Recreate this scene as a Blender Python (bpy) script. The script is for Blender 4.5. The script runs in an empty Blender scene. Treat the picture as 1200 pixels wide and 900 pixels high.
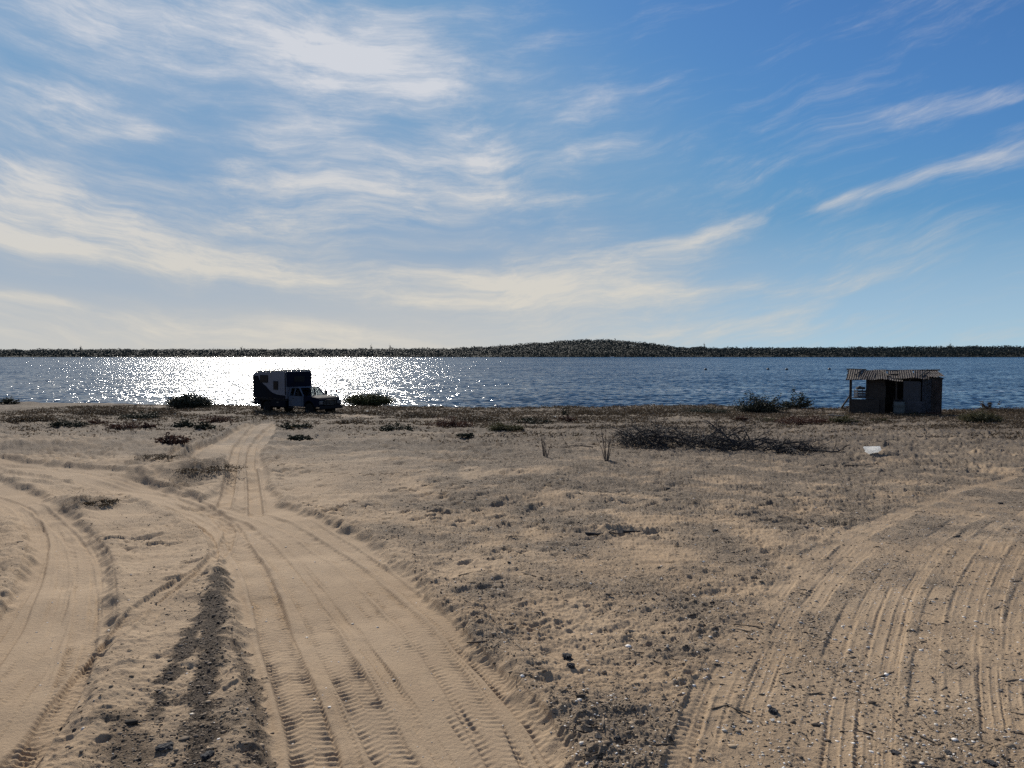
import bpy, bmesh, math, random
import numpy as np
from mathutils import Vector, Matrix

random.seed(11)
rng = np.random.default_rng(5)
R = math.radians
C = bpy.context.scene.collection
sc = bpy.context.scene

# ------------------------------------------------------------------ camera
EYE = 2.6
F = 903.0
PITCH = math.atan(37 / F)
SLOPE = 0.03
WATER_Z = -2.3
SUN_AZ = R(-19.0)
SUN_EL = R(30.0)


def ray(px, py):
    cp, sp = math.cos(PITCH), math.sin(PITCH)
    a, b = (px - 600) / F, -(py - 450) / F
    return (a, cp + b * sp, -sp + b * cp)


def G(px, py):
    """where the ground slope carries what the photograph shows at a pixel"""
    dx, dy, dz = ray(px, py)
    t = EYE / (-dz - SLOPE * dy)
    return (dx * t, dy * t)


cam_d = bpy.data.cameras.new('camera')
cam = bpy.data.objects.new('camera', cam_d)
C.objects.link(cam)
cam.location = (0, 0, EYE)
cam.rotation_euler = (math.pi / 2 - PITCH, 0, 0)
cam_d.sensor_width = 36
cam_d.lens = 36 * F / 1200
cam_d.clip_start = 0.1
cam_d.clip_end = 60000
sc.camera = cam

# ------------------------------------------------------------------ helpers: objects


def tag(o, label=None, cat=None, group=None, kind=None):
    if label:
        o['label'] = label
    if cat:
        o['category'] = cat
    if group:
        o['group'] = group
    if kind:
        o['kind'] = kind
    return o


def empty(name, loc, rz=0.0):
    o = bpy.data.objects.new(name, None)
    C.objects.link(o)
    o.location = loc
    o.rotation_euler = (0, 0, rz)
    o.empty_display_size = 0.3
    return o


def obj(name, bm, mat, parent=None, smooth=False, loc=None):
    me = bpy.data.meshes.new(name)
    bm.normal_update()
    bm.to_mesh(me)
    bm.free()
    return link(name, me, mat, parent, smooth, loc)


def link(name, me, mat, parent=None, smooth=False, loc=None):
    me.materials.append(mat)
    if smooth:
        me.polygons.foreach_set('use_smooth', [True] * len(me.polygons))
    o = bpy.data.objects.new(name, me)
    C.objects.link(o)
    if parent:
        o.parent = parent
    if loc:
        o.location = loc
    return o


def mesh_np(name, V, Q, attr=None):
    """V (n,3), Q (m,k) -> mesh"""
    me = bpy.data.meshes.new(name)
    V = np.ascontiguousarray(V, np.float32)
    Q = np.ascontiguousarray(Q, np.int32)
    m, k = Q.shape
    me.vertices.add(len(V))
    me.vertices.foreach_set('co', V.ravel())
    me.loops.add(m * k)
    me.loops.foreach_set('vertex_index', Q.ravel())
    me.polygons.add(m)
    me.polygons.foreach_set('loop_start', np.arange(0, m * k, k, dtype=np.int32))
    me.update(calc_edges=True)
    if attr is not None:
        for an, arr in attr.items():
            a = me.attributes.new(an, 'FLOAT_COLOR', 'POINT')
            a.data.foreach_set('color', np.ascontiguousarray(arr, np.float32).ravel())
    return me


def bx(bm, c, s, rot=None, bevel=0.0):
    r = bmesh.ops.create_cube(bm, size=1.0)
    vs = r['verts']
    M = Matrix.Translation(c) @ (rot if rot else Matrix()) @ Matrix.Diagonal((s[0], s[1], s[2], 1))
    bmesh.ops.transform(bm, matrix=M, verts=vs)
    if bevel:
        es = list({e for v in vs for e in v.link_edges})
        bmesh.ops.bevel(bm, geom=es, offset=bevel, segments=2, affect='EDGES', profile=0.6)
    return bm


def cyl(bm, a, b, r1, r2=None, n=12):
    a, b = Vector(a), Vector(b)
    d = b - a
    r2 = r1 if r2 is None else r2
    M = Matrix.Translation((a + b) / 2) @ d.to_track_quat('Z', 'Y').to_matrix().to_4x4()
    bmesh.ops.create_cone(bm, cap_ends=True, segments=n, radius1=r1, radius2=r2, depth=d.length, matrix=M)
    return bm


def prism(bm, prof, y0, y1, bevel=0.0):
    """profile of (x,z) points extruded along y"""
    A = [bm.verts.new((x, y0, z)) for x, z in prof]
    B = [bm.verts.new((x, y1, z)) for x, z in prof]
    fs = [bm.faces.new(A), bm.faces.new(B[::-1])]
    n = len(prof)
    for i in range(n):
        fs.append(bm.faces.new((A[i], B[i], B[(i + 1) % n], A[(i + 1) % n])))
    bmesh.ops.recalc_face_normals(bm, faces=fs)
    if bevel:
        es = list({e for v in A + B for e in v.link_edges})
        bmesh.ops.bevel(bm, geom=es, offset=bevel, segments=2, affect='EDGES', profile=0.6)
    return bm


def lathe(bm, prof, axis='Z', n=24, c=(0, 0, 0)):
    rings = []
    for r, h in prof:
        ring = []
        for i in range(n):
            a = 2 * math.pi * i / n
            p = (r * math.cos(a), r * math.sin(a), h) if axis == 'Z' else (r * math.cos(a), h, r * math.sin(a))
            ring.append(bm.verts.new((p[0] + c[0], p[1] + c[1], p[2] + c[2])))
        rings.append(ring)
    fs = []
    for k in range(len(rings) - 1):
        for i in range(n):
            fs.append(bm.faces.new((rings[k][i], rings[k][(i + 1) % n], rings[k + 1][(i + 1) % n], rings[k + 1][i])))
    fs.append(bm.faces.new(rings[0]))
    fs.append(bm.faces.new(rings[-1]))
    bmesh.ops.recalc_face_normals(bm, faces=fs)
    return bm


# ------------------------------------------------------------------ helpers: materials


class NT:
    def __init__(self, tree):
        self.t = tree
        self.n = tree.nodes
        self.l = tree.links

    def new(self, ty, **kw):
        nd = self.n.new(ty)
        for k, v in kw.items():
            setattr(nd, k, v)
        return nd

    def put(self, sock, v):
        if hasattr(v, 'is_output') or isinstance(v, bpy.types.NodeSocket):
            self.l.new(v, sock)
        else:
            sock.default_value = v

    def math(self, op, a, b=0.0, c=None, clamp=False):
        nd = self.new('ShaderNodeMath', operation=op, use_clamp=clamp)
        self.put(nd.inputs[0], a)
        self.put(nd.inputs[1], b)
        if c is not None:
            self.put(nd.inputs[2], c)
        return nd.outputs[0]

    def vmath(self, op, a, b):
        nd = self.new('ShaderNodeVectorMath', operation=op)
        self.put(nd.inputs[0], a)
        self.put(nd.inputs[1], b)
        return nd.outputs[0]

    def mix(self, f, a, b, blend='MIX'):
        nd = self.new('ShaderNodeMix', data_type='RGBA', blend_type=blend)
        self.put(nd.inputs['Factor'], f)
        self.put(nd.inputs[6], a)
        self.put(nd.inputs[7], b)
        return nd.outputs[2]

    def noise(self, vec, scale, detail=4, rough=0.55, dist=0.0, out=0):
        nd = self.new('ShaderNodeTexNoise')
        if vec is not None:
            self.l.new(vec, nd.inputs['Vector'])
        nd.inputs['Scale'].default_value = scale
        nd.inputs['Detail'].default_value = detail
        nd.inputs['Roughness'].default_value = rough
        nd.inputs['Distortion'].default_value = dist
        return nd.outputs[out]

    def ramp(self, f, lo, hi, a=0.0, b=1.0, smooth=True):
        nd = self.new('ShaderNodeMapRange', interpolation_type='SMOOTHSTEP' if smooth else 'LINEAR', clamp=True)
        self.put(nd.inputs[0], f)
        nd.inputs[1].default_value = lo
        nd.inputs[2].default_value = hi
        nd.inputs[3].default_value = a
        nd.inputs[4].default_value = b
        return nd.outputs[0]


def rgb(r, g, b):
    return (r, g, b, 1.0)


def new_mat(name):
    m = bpy.data.materials.new(name)
    m.use_nodes = True
    nt = NT(m.node_tree)
    b = nt.n['Principled BSDF']
    return m, nt, b


def mat(name, col, rough=0.6, metal=0.0, var=0.25, scale=6.0, bump=0.0, spec=0.5, dirt=None):
    """one surface with its own wear: broad and fine blotches, a little bump"""
    m, nt, b = new_mat(name)
    tc = nt.new('ShaderNodeTexCoord').outputs['Object']
    n = nt.noise(tc, scale, 6, 0.65)
    lo = rgb(*[c * (1 - var) for c in col])
    hi = rgb(*[min(1, c * (1 + var)) for c in col])
    c = nt.mix(nt.ramp(n, 0.3, 0.7), lo, hi)
    if dirt:
        d = nt.noise(tc, scale * 0.35, 5, 0.7, 0.6)
        c = nt.mix(nt.ramp(d, 0.5, 0.72, 0, 0.8), c, rgb(*dirt))
    nt.put(b.inputs['Base Color'], c)
    nt.put(b.inputs['Roughness'], nt.ramp(n, 0.2, 0.8, max(0.02, rough - 0.1), min(1, rough + 0.1)))
    b.inputs['Metallic'].default_value = metal
    b.inputs['Specular IOR Level'].default_value = spec
    if bump:
        bp = nt.new('ShaderNodeBump')
        bp.inputs['Strength'].default_value = 0.6
        bp.inputs['Distance'].default_value = bump
        nt.put(bp.inputs['Height'], nt.noise(tc, scale * 4, 4, 0.6))
        nt.l.new(bp.outputs[0], b.inputs['Normal'])
    return m


def leaf_mat(name, col, col2, trans=0.25):
    m, nt, b = new_mat(name)
    g = nt.new('ShaderNodeNewGeometry')
    info = nt.new('ShaderNodeObjectInfo')
    c = nt.mix(g.outputs['Random Per Island'], rgb(*col), rgb(*col2))
    c = nt.mix(nt.math('MULTIPLY', info.outputs['Random'], 0.35), c, rgb(*[x * 0.5 for x in col]))
    nt.put(b.inputs['Base Color'], c)
    b.inputs['Roughness'].default_value = 0.7
    b.inputs['Specular IOR Level'].default_value = 0.25
    t = nt.new('ShaderNodeBsdfTranslucent')
    nt.put(t.inputs['Color'], c)
    ms = nt.new('ShaderNodeMixShader')
    ms.inputs[0].default_value = trans
    nt.l.new(b.outputs[0], ms.inputs[1])
    nt.l.new(t.outputs[0], ms.inputs[2])
    nt.l.new(ms.outputs[0], nt.n['Material Output'].inputs['Surface'])
    return m


# ------------------------------------------------------------------ numpy noise
_tab = rng.random((256, 256)).astype(np.float32) * 2 * np.pi
_gx, _gy = np.cos(_tab), np.sin(_tab)


def perlin(x, y):
    xi = np.floor(x).astype(np.int64)
    yi = np.floor(y).astype(np.int64)
    fx = (x - xi).astype(np.float32)
    fy = (y - yi).astype(np.float32)
    u = fx * fx * fx * (fx * (fx * 6 - 15) + 10)
    v = fy * fy * fy * (fy * (fy * 6 - 15) + 10)
    x0, x1, y0, y1 = xi & 255, (xi + 1) & 255, yi & 255, (yi + 1) & 255

    def g(a, b, dx, dy):
        return _gx[a, b] * dx + _gy[a, b] * dy
    n00 = g(x0, y0, fx, fy)
    n10 = g(x1, y0, fx - 1, fy)
    n01 = g(x0, y1, fx, fy - 1)
    n11 = g(x1, y1, fx - 1, fy - 1)
    a = n00 + u * (n10 - n00)
    b = n01 + u * (n11 - n01)
    return (a + v * (b - a)) * 1.5


def fbm(x, y, octv=4, gain=0.5, ox=0.0):
    s = np.zeros_like(x, dtype=np.float32)
    a = 1.0
    x = x + ox
    y = y + ox * 1.7
    for _ in range(octv):
        s += a * perlin(x, y)
        x, y = x * 2.03 + 13.1, y * 2.03 + 7.7
        a *= gain
    return s


def sstep(a, b, x):
    t = np.clip((x - a) / (b - a), 0, 1)
    return t * t * (3 - 2 * t)


# pits: one dimple per jittered lattice cell
_jx = rng.random((256, 256)).astype(np.float32)
_jy = rng.random((256, 256)).astype(np.float32)
_js = rng.random((256, 256)).astype(np.float32)


def pits(x, y, cell, rad, keep=0.6, stretch=1.7, ang=0.5):
    """hoof and foot prints: the depth (0..1) of the nearest print and the rim of sand pushed up beside it"""
    ca, sa = math.cos(ang), math.sin(ang)
    X, Y = x / cell, y / cell
    xi, yi = np.floor(X).astype(np.int64), np.floor(Y).astype(np.int64)
    best = np.full(x.shape, 9.0, np.float32)
    for i in (-1, 0, 1):
        for j in (-1, 0, 1):
            a, b = (xi + i) & 255, (yi + j) & 255
            dx = (xi + i + _jx[a, b] - X) * cell
            dy = (yi + j + _jy[a, b] - Y) * cell
            k = _js[a, b]
            u = (dx * ca + dy * sa) / stretch
            v = -dx * sa + dy * ca
            d = np.sqrt(u * u + v * v) / (rad * (0.55 + 0.9 * k))
            d = np.where(k < keep, d, 9.0)
            best = np.minimum(best, d)
    pit = 1 - sstep(0.45, 1.0, best)
    rim = np.exp(-((best - 1.2) / 0.28) ** 2)
    return pit, rim


# ------------------------------------------------------------------ the lie of the land
def catmull(P, sub=8):
    P = np.array(P, float)
    Q = np.vstack([2 * P[0] - P[1], P, 2 * P[-1] - P[-2]])
    out = []
    for i in range(1, len(Q) - 2):
        p0, p1, p2, p3 = Q[i - 1], Q[i], Q[i + 1], Q[i + 2]
        for t in np.linspace(0, 1, sub, endpoint=False):
            out.append(0.5 * (2 * p1 + (p2 - p0) * t + (2 * p0 - 5 * p1 + 4 * p2 - p3) * t * t + (3 * p1 - p0 - 3 * p2 + p3) * t ** 3))
    out.append(Q[-2])
    return np.array(out)


def curve_uv(x, y, P):
    """signed offset and arc length of the nearest point on a curve, inside its bounding box"""
    u = np.full(x.shape, 99.0, np.float32)
    s = np.zeros(x.shape, np.float32)
    best = np.full(x.shape, 1e9, np.float32)
    L = 0.0
    for i in range(len(P) - 1):
        a, b = P[i], P[i + 1]
        d = b - a
        l = math.hypot(*d)
        if l < 1e-6:
            continue
        d = d / l
        m = 1.0
        sel = np.nonzero((x > min(a[0], b[0]) - m) & (x < max(a[0], b[0]) + m) & (y > min(a[1], b[1]) - m) & (y < max(a[1], b[1]) + m))[0]
        if len(sel):
            px, py = x[sel] - a[0], y[sel] - a[1]
            t = px * d[0] + py * d[1]
            q = -px * d[1] + py * d[0]
            tc = np.clip(t, 0, l)
            dd = (t - tc) ** 2 + q * q
            w = dd < best[sel]
            k = sel[w]
            best[k] = dd[w]
            u[k] = (np.sign(q) * np.sqrt(dd))[w]
            s[k] = L + t[w]
        L += l
    return u, s, L


def poly_sdf(x, y, poly):
    P = np.array(poly)
    d = np.full(x.shape, 1e9, np.float32)
    ins = np.zeros(x.shape, bool)
    n = len(P)
    for i in range(n):
        a, b = P[i], P[(i + 1) % n]
        e = b - a
        wx, wy = x - a[0], y - a[1]
        t = np.clip((wx * e[0] + wy * e[1]) / (e @ e + 1e-9), 0, 1)
        d = np.minimum(d, (wx - e[0] * t) ** 2 + (wy - e[1] * t) ** 2)
        c = (a[1] > y) != (b[1] > y)
        xx = (b[0] - a[0]) * (y - a[1]) / (b[1] - a[1] + 1e-12) + a[0]
        ins ^= c & (x < xx)
    d = np.sqrt(d)
    return np.where(ins, -d, d)


def GP(pts):
    return [G(*p) for p in pts]


ROADS = [
    # wide track up the middle that swings away to the left, and its arm to the truck
    GP([(720, 960), (640, 832), (560, 745), (480, 667), (430, 632), (365, 603), (330, 592), (314, 565), (308, 530),
        (326, 503), (322, 492), (288, 494), (262, 508), (225, 526), (205, 545), (235, 540), (262, 532), (268, 550), (258, 575), (235, 582), (200, 573), (150, 555),
        (80, 546), (0, 534), (-150, 519), (-350, 510), (-350, 526), (-150, 538), (0, 549), (60, 561), (120, 573), (170, 586), (210, 601),
        (238, 622), (252, 650), (268, 690), (285, 765), (300, 840), (310, 960)]),
    # the left bend
    GP([(-260, 535), (-120, 547), (0, 562), (50, 577), (82, 600), (105, 618), (125, 645), (133, 690), (130, 760), (95, 830),
        (60, 880), (10, 960), (-400, 960), (-60, 800), (0, 705), (25, 670), (33, 640), (20, 613), (-10, 592), (-120, 572), (-260, 558)]),
    # the right sweep
    GP([(770, 960), (840, 780), (893, 703), (975, 632), (1080, 582), (1200, 551), (1420, 520), (1700, 505), (1700, 560), (1500, 640), (1600, 960)]),
]

# tyre marks: centre line, half width, depth, tread
TYRES = [
    ([(385, 960), (373, 900), (365, 860), (345, 800), (326, 750), (312, 700), (297, 665), (280, 636), (268, 612), (240, 590), (190, 570), (110, 556), (0, 541)], .17, .040, 'lug'),
    ([(500, 960), (470, 890), (448, 858), (415, 800), (388, 752), (362, 702), (330, 660), (300, 628), (268, 605), (200, 580), (100, 562)], .15, .024, 'lug'),
    ([(640, 960), (600, 890), (560, 830), (505, 752), (460, 702), (405, 655), (352, 624), (305, 602), (262, 588)], .15, .022, 'lug'),
    ([(715, 960), (672, 900), (618, 828), (548, 755), (474, 682), (414, 640), (360, 612)], .10, .022, 'lug'),
    ([(570, 960), (520, 880), (470, 810), (430, 755), (390, 705), (350, 660)], .06, .014, 'rib'),
    ([(430, 960), (410, 880), (380, 800), (352, 740), (330, 695), (306, 655)], .08, .012, 'rib'),
    ([(540, 960), (500, 880), (455, 800), (420, 745), (385, 700), (345, 655), (300, 620), (250, 592)], .10, .010, 'rib'),
    ([(610, 960), (570, 880), (520, 810), (470, 750), (425, 700), (375, 655), (325, 620)], .09, .010, 'lug'),
    ([(660, 960), (620, 880), (575, 800), (520, 740), (450, 680), (390, 640)], .07, .010, 'rib'),
    ([(0, 556), (70, 566), (140, 580), (200, 594), (240, 610)], .12, .02, 'rib'),
    ([(-20, 545), (70, 552), (150, 566), (215, 583), (270, 600)], .12, .02, 'rib'),
    ([(-20, 538), (80, 549), (160, 562), (230, 580), (290, 598)], .10, .02, 'rib'),
    # left bend
    ([(-100, 960), (-20, 860), (40, 780), (70, 720), (82, 660), (75, 620)], .09, .012, 'rib'),
    ([(0, 930), (60, 840), (98, 770), (112, 700), (108, 645), (82, 612)], .07, .010, 'lug'),
    ([(-60, 800), (10, 715), (40, 665), (50, 625), (25, 592)], .08, .012, 'rib'),
    ([(-80, 850), (0, 745), (30, 690), (44, 645), (42, 618), (20, 590), (-30, 572)], .14, .035, 'rib'),
    ([(-40, 930), (27, 880), (75, 811), (95, 749), (100, 700), (93, 640), (67, 612), (30, 585)], .13, .022, 'lug'),
    ([(-60, 960), (40, 860), (85, 800), (116, 750), (125, 700), (119, 650), (95, 620)], .11, .018, 'rib'),
    ([(-120, 900), (0, 800), (50, 740), (72, 690), (74, 645), (60, 612)], .10, .015, 'rib'),
    # single narrow rut that hooks round
    ([(0, 925), (30, 885), (75, 815), (120, 760), (170, 712), (215, 683), (245, 664), (262, 640), (269, 617), (259, 602), (235, 594), (208, 589), (195, 582)], .10, .036, 'lug'),
    ([(170, 730), (205, 695), (236, 672), (250, 655), (248, 635), (236, 617), (210, 600), (186, 590)], .07, .035, 'none'),
    # ruts on the arm to the truck
    ([(300, 600), (297, 565), (293, 540), (300, 515), (318, 499), (322, 493)], .14, .085, 'none'),
    ([(262, 590), (270, 560), (274, 535), (282, 515), (298, 499), (304, 491)], .14, .085, 'none'),
    ([(196, 552), (225, 530), (255, 515), (285, 500), (302, 492)], .2, .13, 'none'),
    ([(180, 543), (212, 527), (240, 512), (265, 500), (280, 492)], .18, .10, 'none'),
    # right sweep
    ([(800, 960), (812, 900), (832, 835), (850, 792), (870, 755), (897, 710), (932, 670), (987, 630), (1052, 600), (1125, 574), (1220, 550)], .13, .006, 'rib'),
    ([(778, 960), (792, 900), (812, 840), (829, 795), (850, 757)], .09, .007, 'lug'),
    ([(870, 880), (905, 795), (925, 745), (957, 700), (990, 662), (1030, 632)], .13, .006, 'rib'),
    ([(1030, 940), (1030, 800), (1040, 740), (1054, 698), (1078, 650), (1105, 622), (1150, 595)], .15, .006, 'rib'),
    ([(1145, 960), (1138, 900), (1128, 850), (1124, 780), (1131, 720), (1152, 660), (1192, 606), (1260, 570)], .17, .006, 'rib'),
    ([(985, 960), (985, 860), (1000, 770), (1020, 710), (1050, 660)], .12, .006, 'rib'),
    ([(1225, 960), (1205, 860), (1195, 760), (1205, 690), (1240, 630)], .14, .006, 'rib'),
    ([(930, 960), (950, 870), (968, 790), (990, 730), (1020, 680)], .10, .007, 'lug'),
    ([(850, 940), (872, 860), (900, 780), (930, 715), (970, 665), (1020, 622), (1090, 590)], .11, .005, 'rib'),
    ([(1085, 960), (1080, 860), (1085, 770), (1100, 700), (1135, 640), (1180, 600)], .11, .005, 'lug'),
    ([(1175, 960), (1165, 850), (1160, 760), (1170, 690), (1200, 630), (1240, 600)], .09, .005, 'rib'),
    ([(1040, 960), (1035, 860), (1045, 770), (1065, 700), (1100, 645), (1150, 610)], .08, .004, 'rib'),
]
TYRES = [(catmull(GP(p)), hw, dp, ty) for p, hw, dp, ty in TYRES]

# damp gravel between the tracks; last patches: shaded bumps and twig debris painted dark
GRAVEL_SHADE = [
    (catmull(GP([(259, 668), (254, 700), (246, 760), (238, 830), (232, 890), (228, 960)])), (.05, .12, .15, .10, .09, .08), 1.0),
    (catmull(GP([(246, 700), (222, 752), (196, 800), (176, 838), (168, 850)])), (.05, .08, .10, .07, .04), 1.0),
    (catmull(GP([(275, 745), (292, 800), (300, 850), (304, 910)])), (.03, .06, .06, .06), .6),
    (catmull(GP([(135, 830), (150, 870), (165, 930)])), (.08, .16, .18), .6),
    (catmull(GP([(205, 573), (240, 556), (275, 540)])), (.3, .6, .4), .55),
    (catmull(GP([(85, 602), (102, 596), (118, 588)])), (.3, .5, .3), .5),
    (catmull(GP([(150, 553), (170, 543), (195, 535)])), (.25, .35, .2), .5),
]

SHORE_X = np.array([-3000, -110, -50, -37, -27, -22, -16, -9, 1.2, 8, 16, 23, 28, 37, 60, 120, 3000], float)
SHORE_Y = np.array([90, 88, 78, 71, 66, 63, 62.5, 62, 58.5, 60, 62, 57, 56, 56.5, 58, 66, 66], float)
CREST = np.array([0, 0, 0, .02, .05, .08, .1, .12, .12, .2, .22, .12, .1, .12, .1, 0, 0], float)


def land(x, y, full=True):
    """height of the ground and its masks (road, grit, debris, cover)"""
    x = np.asarray(x, np.float32)
    y = np.asarray(y, np.float32)
    r = np.hypot(x, y)
    z = -SLOPE * np.maximum(y, -15.0)
    near = 1 - sstep(60, 110, r)
    z = z + near * (0.10 * fbm(x * 0.13, y * 0.13, 3, 0.5, 3.3) * sstep(5, 14, r) + 0.035 * fbm(x * 0.45, y * 0.45, 3, 0.5, 9.1))
    sd = {}
    road = np.zeros_like(x)
    edge = np.zeros_like(x)
    fine = np.nonzero((r < 80) & (y > -2))[0]
    fx, fy = x[fine], y[fine]
    wob = 0.10 * fbm(fx * 1.1, fy * 1.1, 3, 0.5, 21.0) + 0.05 * fbm(fx * 4.0, fy * 4.0, 2, 0.5, 4.0)
    rd = np.zeros_like(fx)
    ed = np.zeros_like(fx)
    for ip, poly in enumerate(ROADS):
        d = poly_sdf(fx, fy, poly) + wob * (2.2 if ip == 2 else 1)
        wide = 0.55 if ip == 2 else 0.13
        rd = np.maximum(rd, 1 - sstep(-wide, wide * 0.4, d))
        ed = np.maximum(ed, np.exp(-((d - 0.14) / 0.13) ** 2) * (0.12 if ip == 2 else 1))
        if ip == 2:
            soft = 1 - sstep(-0.3, 0.5, d)
    road[fine] = rd
    edge[fine] = ed * (1 - rd)
    sweep = np.zeros_like(x)
    sweep[fine] = soft
    z = z - 0.070 * road * (1 - 0.6 * sweep) + 0.040 * edge
    tread = np.zeros_like(x)
    cut = np.zeros_like(x)
    for P, hw, dp, ty in TYRES:
        u, s, L = curve_uv(x, y, P)
        k = np.nonzero(np.abs(u) < hw * 2.4)[0]
        if not len(k):
            continue
        uu, ss = u[k] + 0.006 * fbm(x[k] * 1.6, y[k] * 1.6, 2, 0.5, 31.0), s[k]
        fade = sstep(0.0, 0.6, ss) * sstep(0.0, 0.6, L - ss)
        patch = np.clip(0.55 + 1.15 * fbm(x[k] * 0.8, y[k] * 0.8, 4, 0.6, 17.0 + hw * 50), 0.5 if dp >= 0.02 else 0.08, 1.2) * fade
        core = 1 - sstep(hw * 0.86, hw * 1.08, np.abs(uu))
        berm = np.exp(-((np.abs(uu) - hw * 1.22) / (hw * 0.22)) ** 2)
        h = -dp * core * (0.35 + 0.65 * patch) + dp * (0.3 if ty == 'rib' else 0.55) * berm * patch
        if ty == 'lug':
            ph = ss / 0.075 + np.abs(uu) * 5.5 + np.where(uu > 0, 0.5, 0.0)
            w = np.abs(uu) / hw
            lug = np.sin(2 * np.pi * ph)
            lug = np.clip(lug * 1.8, -1, 1) * (0.35 + 0.65 * sstep(0.25, 0.75, w))
            h = h + 0.0095 * lug * np.clip(0.9 + 0.9 * fbm(x[k] * 4.5, y[k] * 4.5, 2, 0.5, 6.0), 0.1, 1.4) * core * patch * (0.5 + dp / 0.05)
        elif ty == 'rib':
            w = uu / hw
            fr_ = (w * 1.5 + 0.5) % 1.0
            rib = 2.2 * np.exp(-((fr_ - 0.5) / 0.11) ** 2) - 0.5
            h = h + 0.0031 * rib * core * patch
            h = h + 0.005 * np.sin(2 * np.pi * ss / 0.07) * core * patch * (np.abs(w) > 0.7)
        z[k] += h * (0.5 + 0.5 * near[k])
        cut[k] = np.maximum(cut[k], core * np.clip(patch, 0, 1))
    grit_shade = np.zeros_like(x)
    lumpy = np.zeros_like(x)
    for P, ws, st in GRAVEL_SHADE:
        u, s, L = curve_uv(x, y, P)
        k = np.nonzero(np.abs(u) < 0.9)[0]
        if len(k):
            w = np.interp(s[k] / L, np.linspace(0, 1, len(ws)), ws)
            rag = 0.10 * fbm(x[k] * 4, y[k] * 4, 3, 0.6, 2.0)
            ends = sstep(-0.02, 0.25, s[k]) * sstep(-0.02, 0.3, L - s[k])
            val = st * ends * (1 - sstep(w * 0.45, w * 1.35 + 0.02, np.abs(u[k]) + rag))
            grit_shade[k] = np.maximum(grit_shade[k], val)
            if st < 0.58:
                lumpy[k] = np.maximum(lumpy[k], val * 1.8)
    wild = (1 - road) * (1 - 0.85 * cut) * (1 - 0.75 * grit_shade)
    # trodden sand: how rough the ground is away from the tracks
    mid = sstep(-4.5, -0.5, x)
    rough = np.clip(0.62 + 0.55 * mid + 0.45 * fbm(x * 0.25, y * 0.25, 3, 0.5, 41.0), 0.2, 1.5)
    k = np.nonzero((r < 75) & (y > -2))[0]
    kx, ky, kw = x[k], y[k], (wild * rough * near)[k]
    p1, r1 = pits(kx, ky, 0.42, 0.115, 0.66, 1.9, 0.75)
    p2, r2 = pits(kx + 50, ky + 20, 0.20, 0.055, 0.6, 1.5, 0.9)
    sq = sstep(0.15, 0.75, fbm(kx * 0.5, ky * 0.5, 2, 0.5, 66.0) + 0.45)
    kr = np.hypot(kx, ky)
    cen = sstep(-2.5, 1.5, kx)
    dep = (0.22 + 0.78 * sstep(7, 14, kr)) * (1 - 0.55 * cen)
    calm = 0.50 + 0.50 * sstep(6, 14, kr)
    p2n = np.clip(0.35 + 1.3 * fbm(kx * 0.9, ky * 0.9, 3, 0.6, 52.0), 0, 1.4)
    dz = kw * (-0.095 * p1 * sq * dep + 0.020 * r1 * sq * dep + p2n * (-0.020 * p2 + 0.010 * r2))
    dz += kw * (0.026 * fbm(kx * 1.7, ky * 2.6, 4, 0.6, 77.0) + 0.020 * calm * np.abs(fbm(kx * 17, ky * 17, 3, 0.7, 5.0)))
    dz += (0.15 + 0.6 * kw) * 0.006 * fbm(kx * 14, ky * 14, 3, 0.6, 8.0)
    # ground beyond the tracks: low ridges and clumps, rougher towards the bank
    rg = sstep(17, 30, kr) * wild[k] * near[k]
    dz += rg * (0.13 * (np.abs(fbm(kx * 0.55, ky * 1.5, 4, 0.6, 25.0)) - 0.25) + 0.05 * np.abs(fbm(kx * 2.2, ky * 3.2, 3, 0.6, 28.0)))
    # clods
    cl = np.clip(fbm(kx * 11, ky * 11, 3, 0.6, 90.0) - 0.40, 0, 1)
    dz += kw * 0.036 * cl * calm
    dz += grit_shade[k] * (0.015 * np.abs(fbm(kx * 16, ky * 16, 3, 0.7, 15.0)) - 0.004)
    dz += lumpy[k] * 0.11 * np.abs(fbm(kx * 1.9 + ky * 0.5, ky * 2.4, 4, 0.62, 83.0))
    z[k] += dz
    # right sweep carries loose crumbs too
    rs = sstep(1.0, 3.0, x) * road * (1 - 0.7 * cut) * near
    z += rs * (0.011 * np.abs(fbm(x * 12, y * 12, 3, 0.65, 12.0)) + 0.012 * fbm(x * 2.2, y * 2.2, 3, 0.5, 19.0))
    # hand-placed swells: bank at far left, hump between the arms, hollow
    def bump_at(px, py, wx, wy, h):
        gx, gy = G(px, py)
        return h * np.exp(-((x - gx) / wx) ** 2 - ((y - gy) / wy) ** 2)
    z += bump_at(20, 524, 5.0, 1.3, 0.28) + bump_at(228, 556, 1.5, 0.9, 0.36) + bump_at(150, 545, 1.3, .8, .14)
    z += bump_at(100, 590, 0.9, 0.7, 0.12) + bump_at(560, 560, 5.0, 5.0, 0.16) + bump_at(10, 650, .6, .9, .1)
    z += bump_at(715, 622, 0.7, 0.12, 0.10) + bump_at(560, 585, 2.2, .6, .1)
    # shore
    sy = np.interp(x, SHORE_X, SHORE_Y).astype(np.float32)
    cr = np.interp(x, SHORE_X, CREST).astype(np.float32)
    sy = sy + 0.8 * fbm(x * 0.22, x * 0.05, 3, 0.5, 55.0)
    e = y - sy
    z += cr * np.exp(-((e + 2.0) / 2.2) ** 2) * (1 + 0.6 * fbm(x * 0.6, y * 0.6, 3, 0.55, 61.0))
    under = WATER_Z - 0.25 - np.clip(e - 2.5, 0, 30) * 0.06
    z = np.where(y > 20, z + (np.minimum(under, z) - z) * sstep(-0.2, 3.6, e), z)
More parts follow.
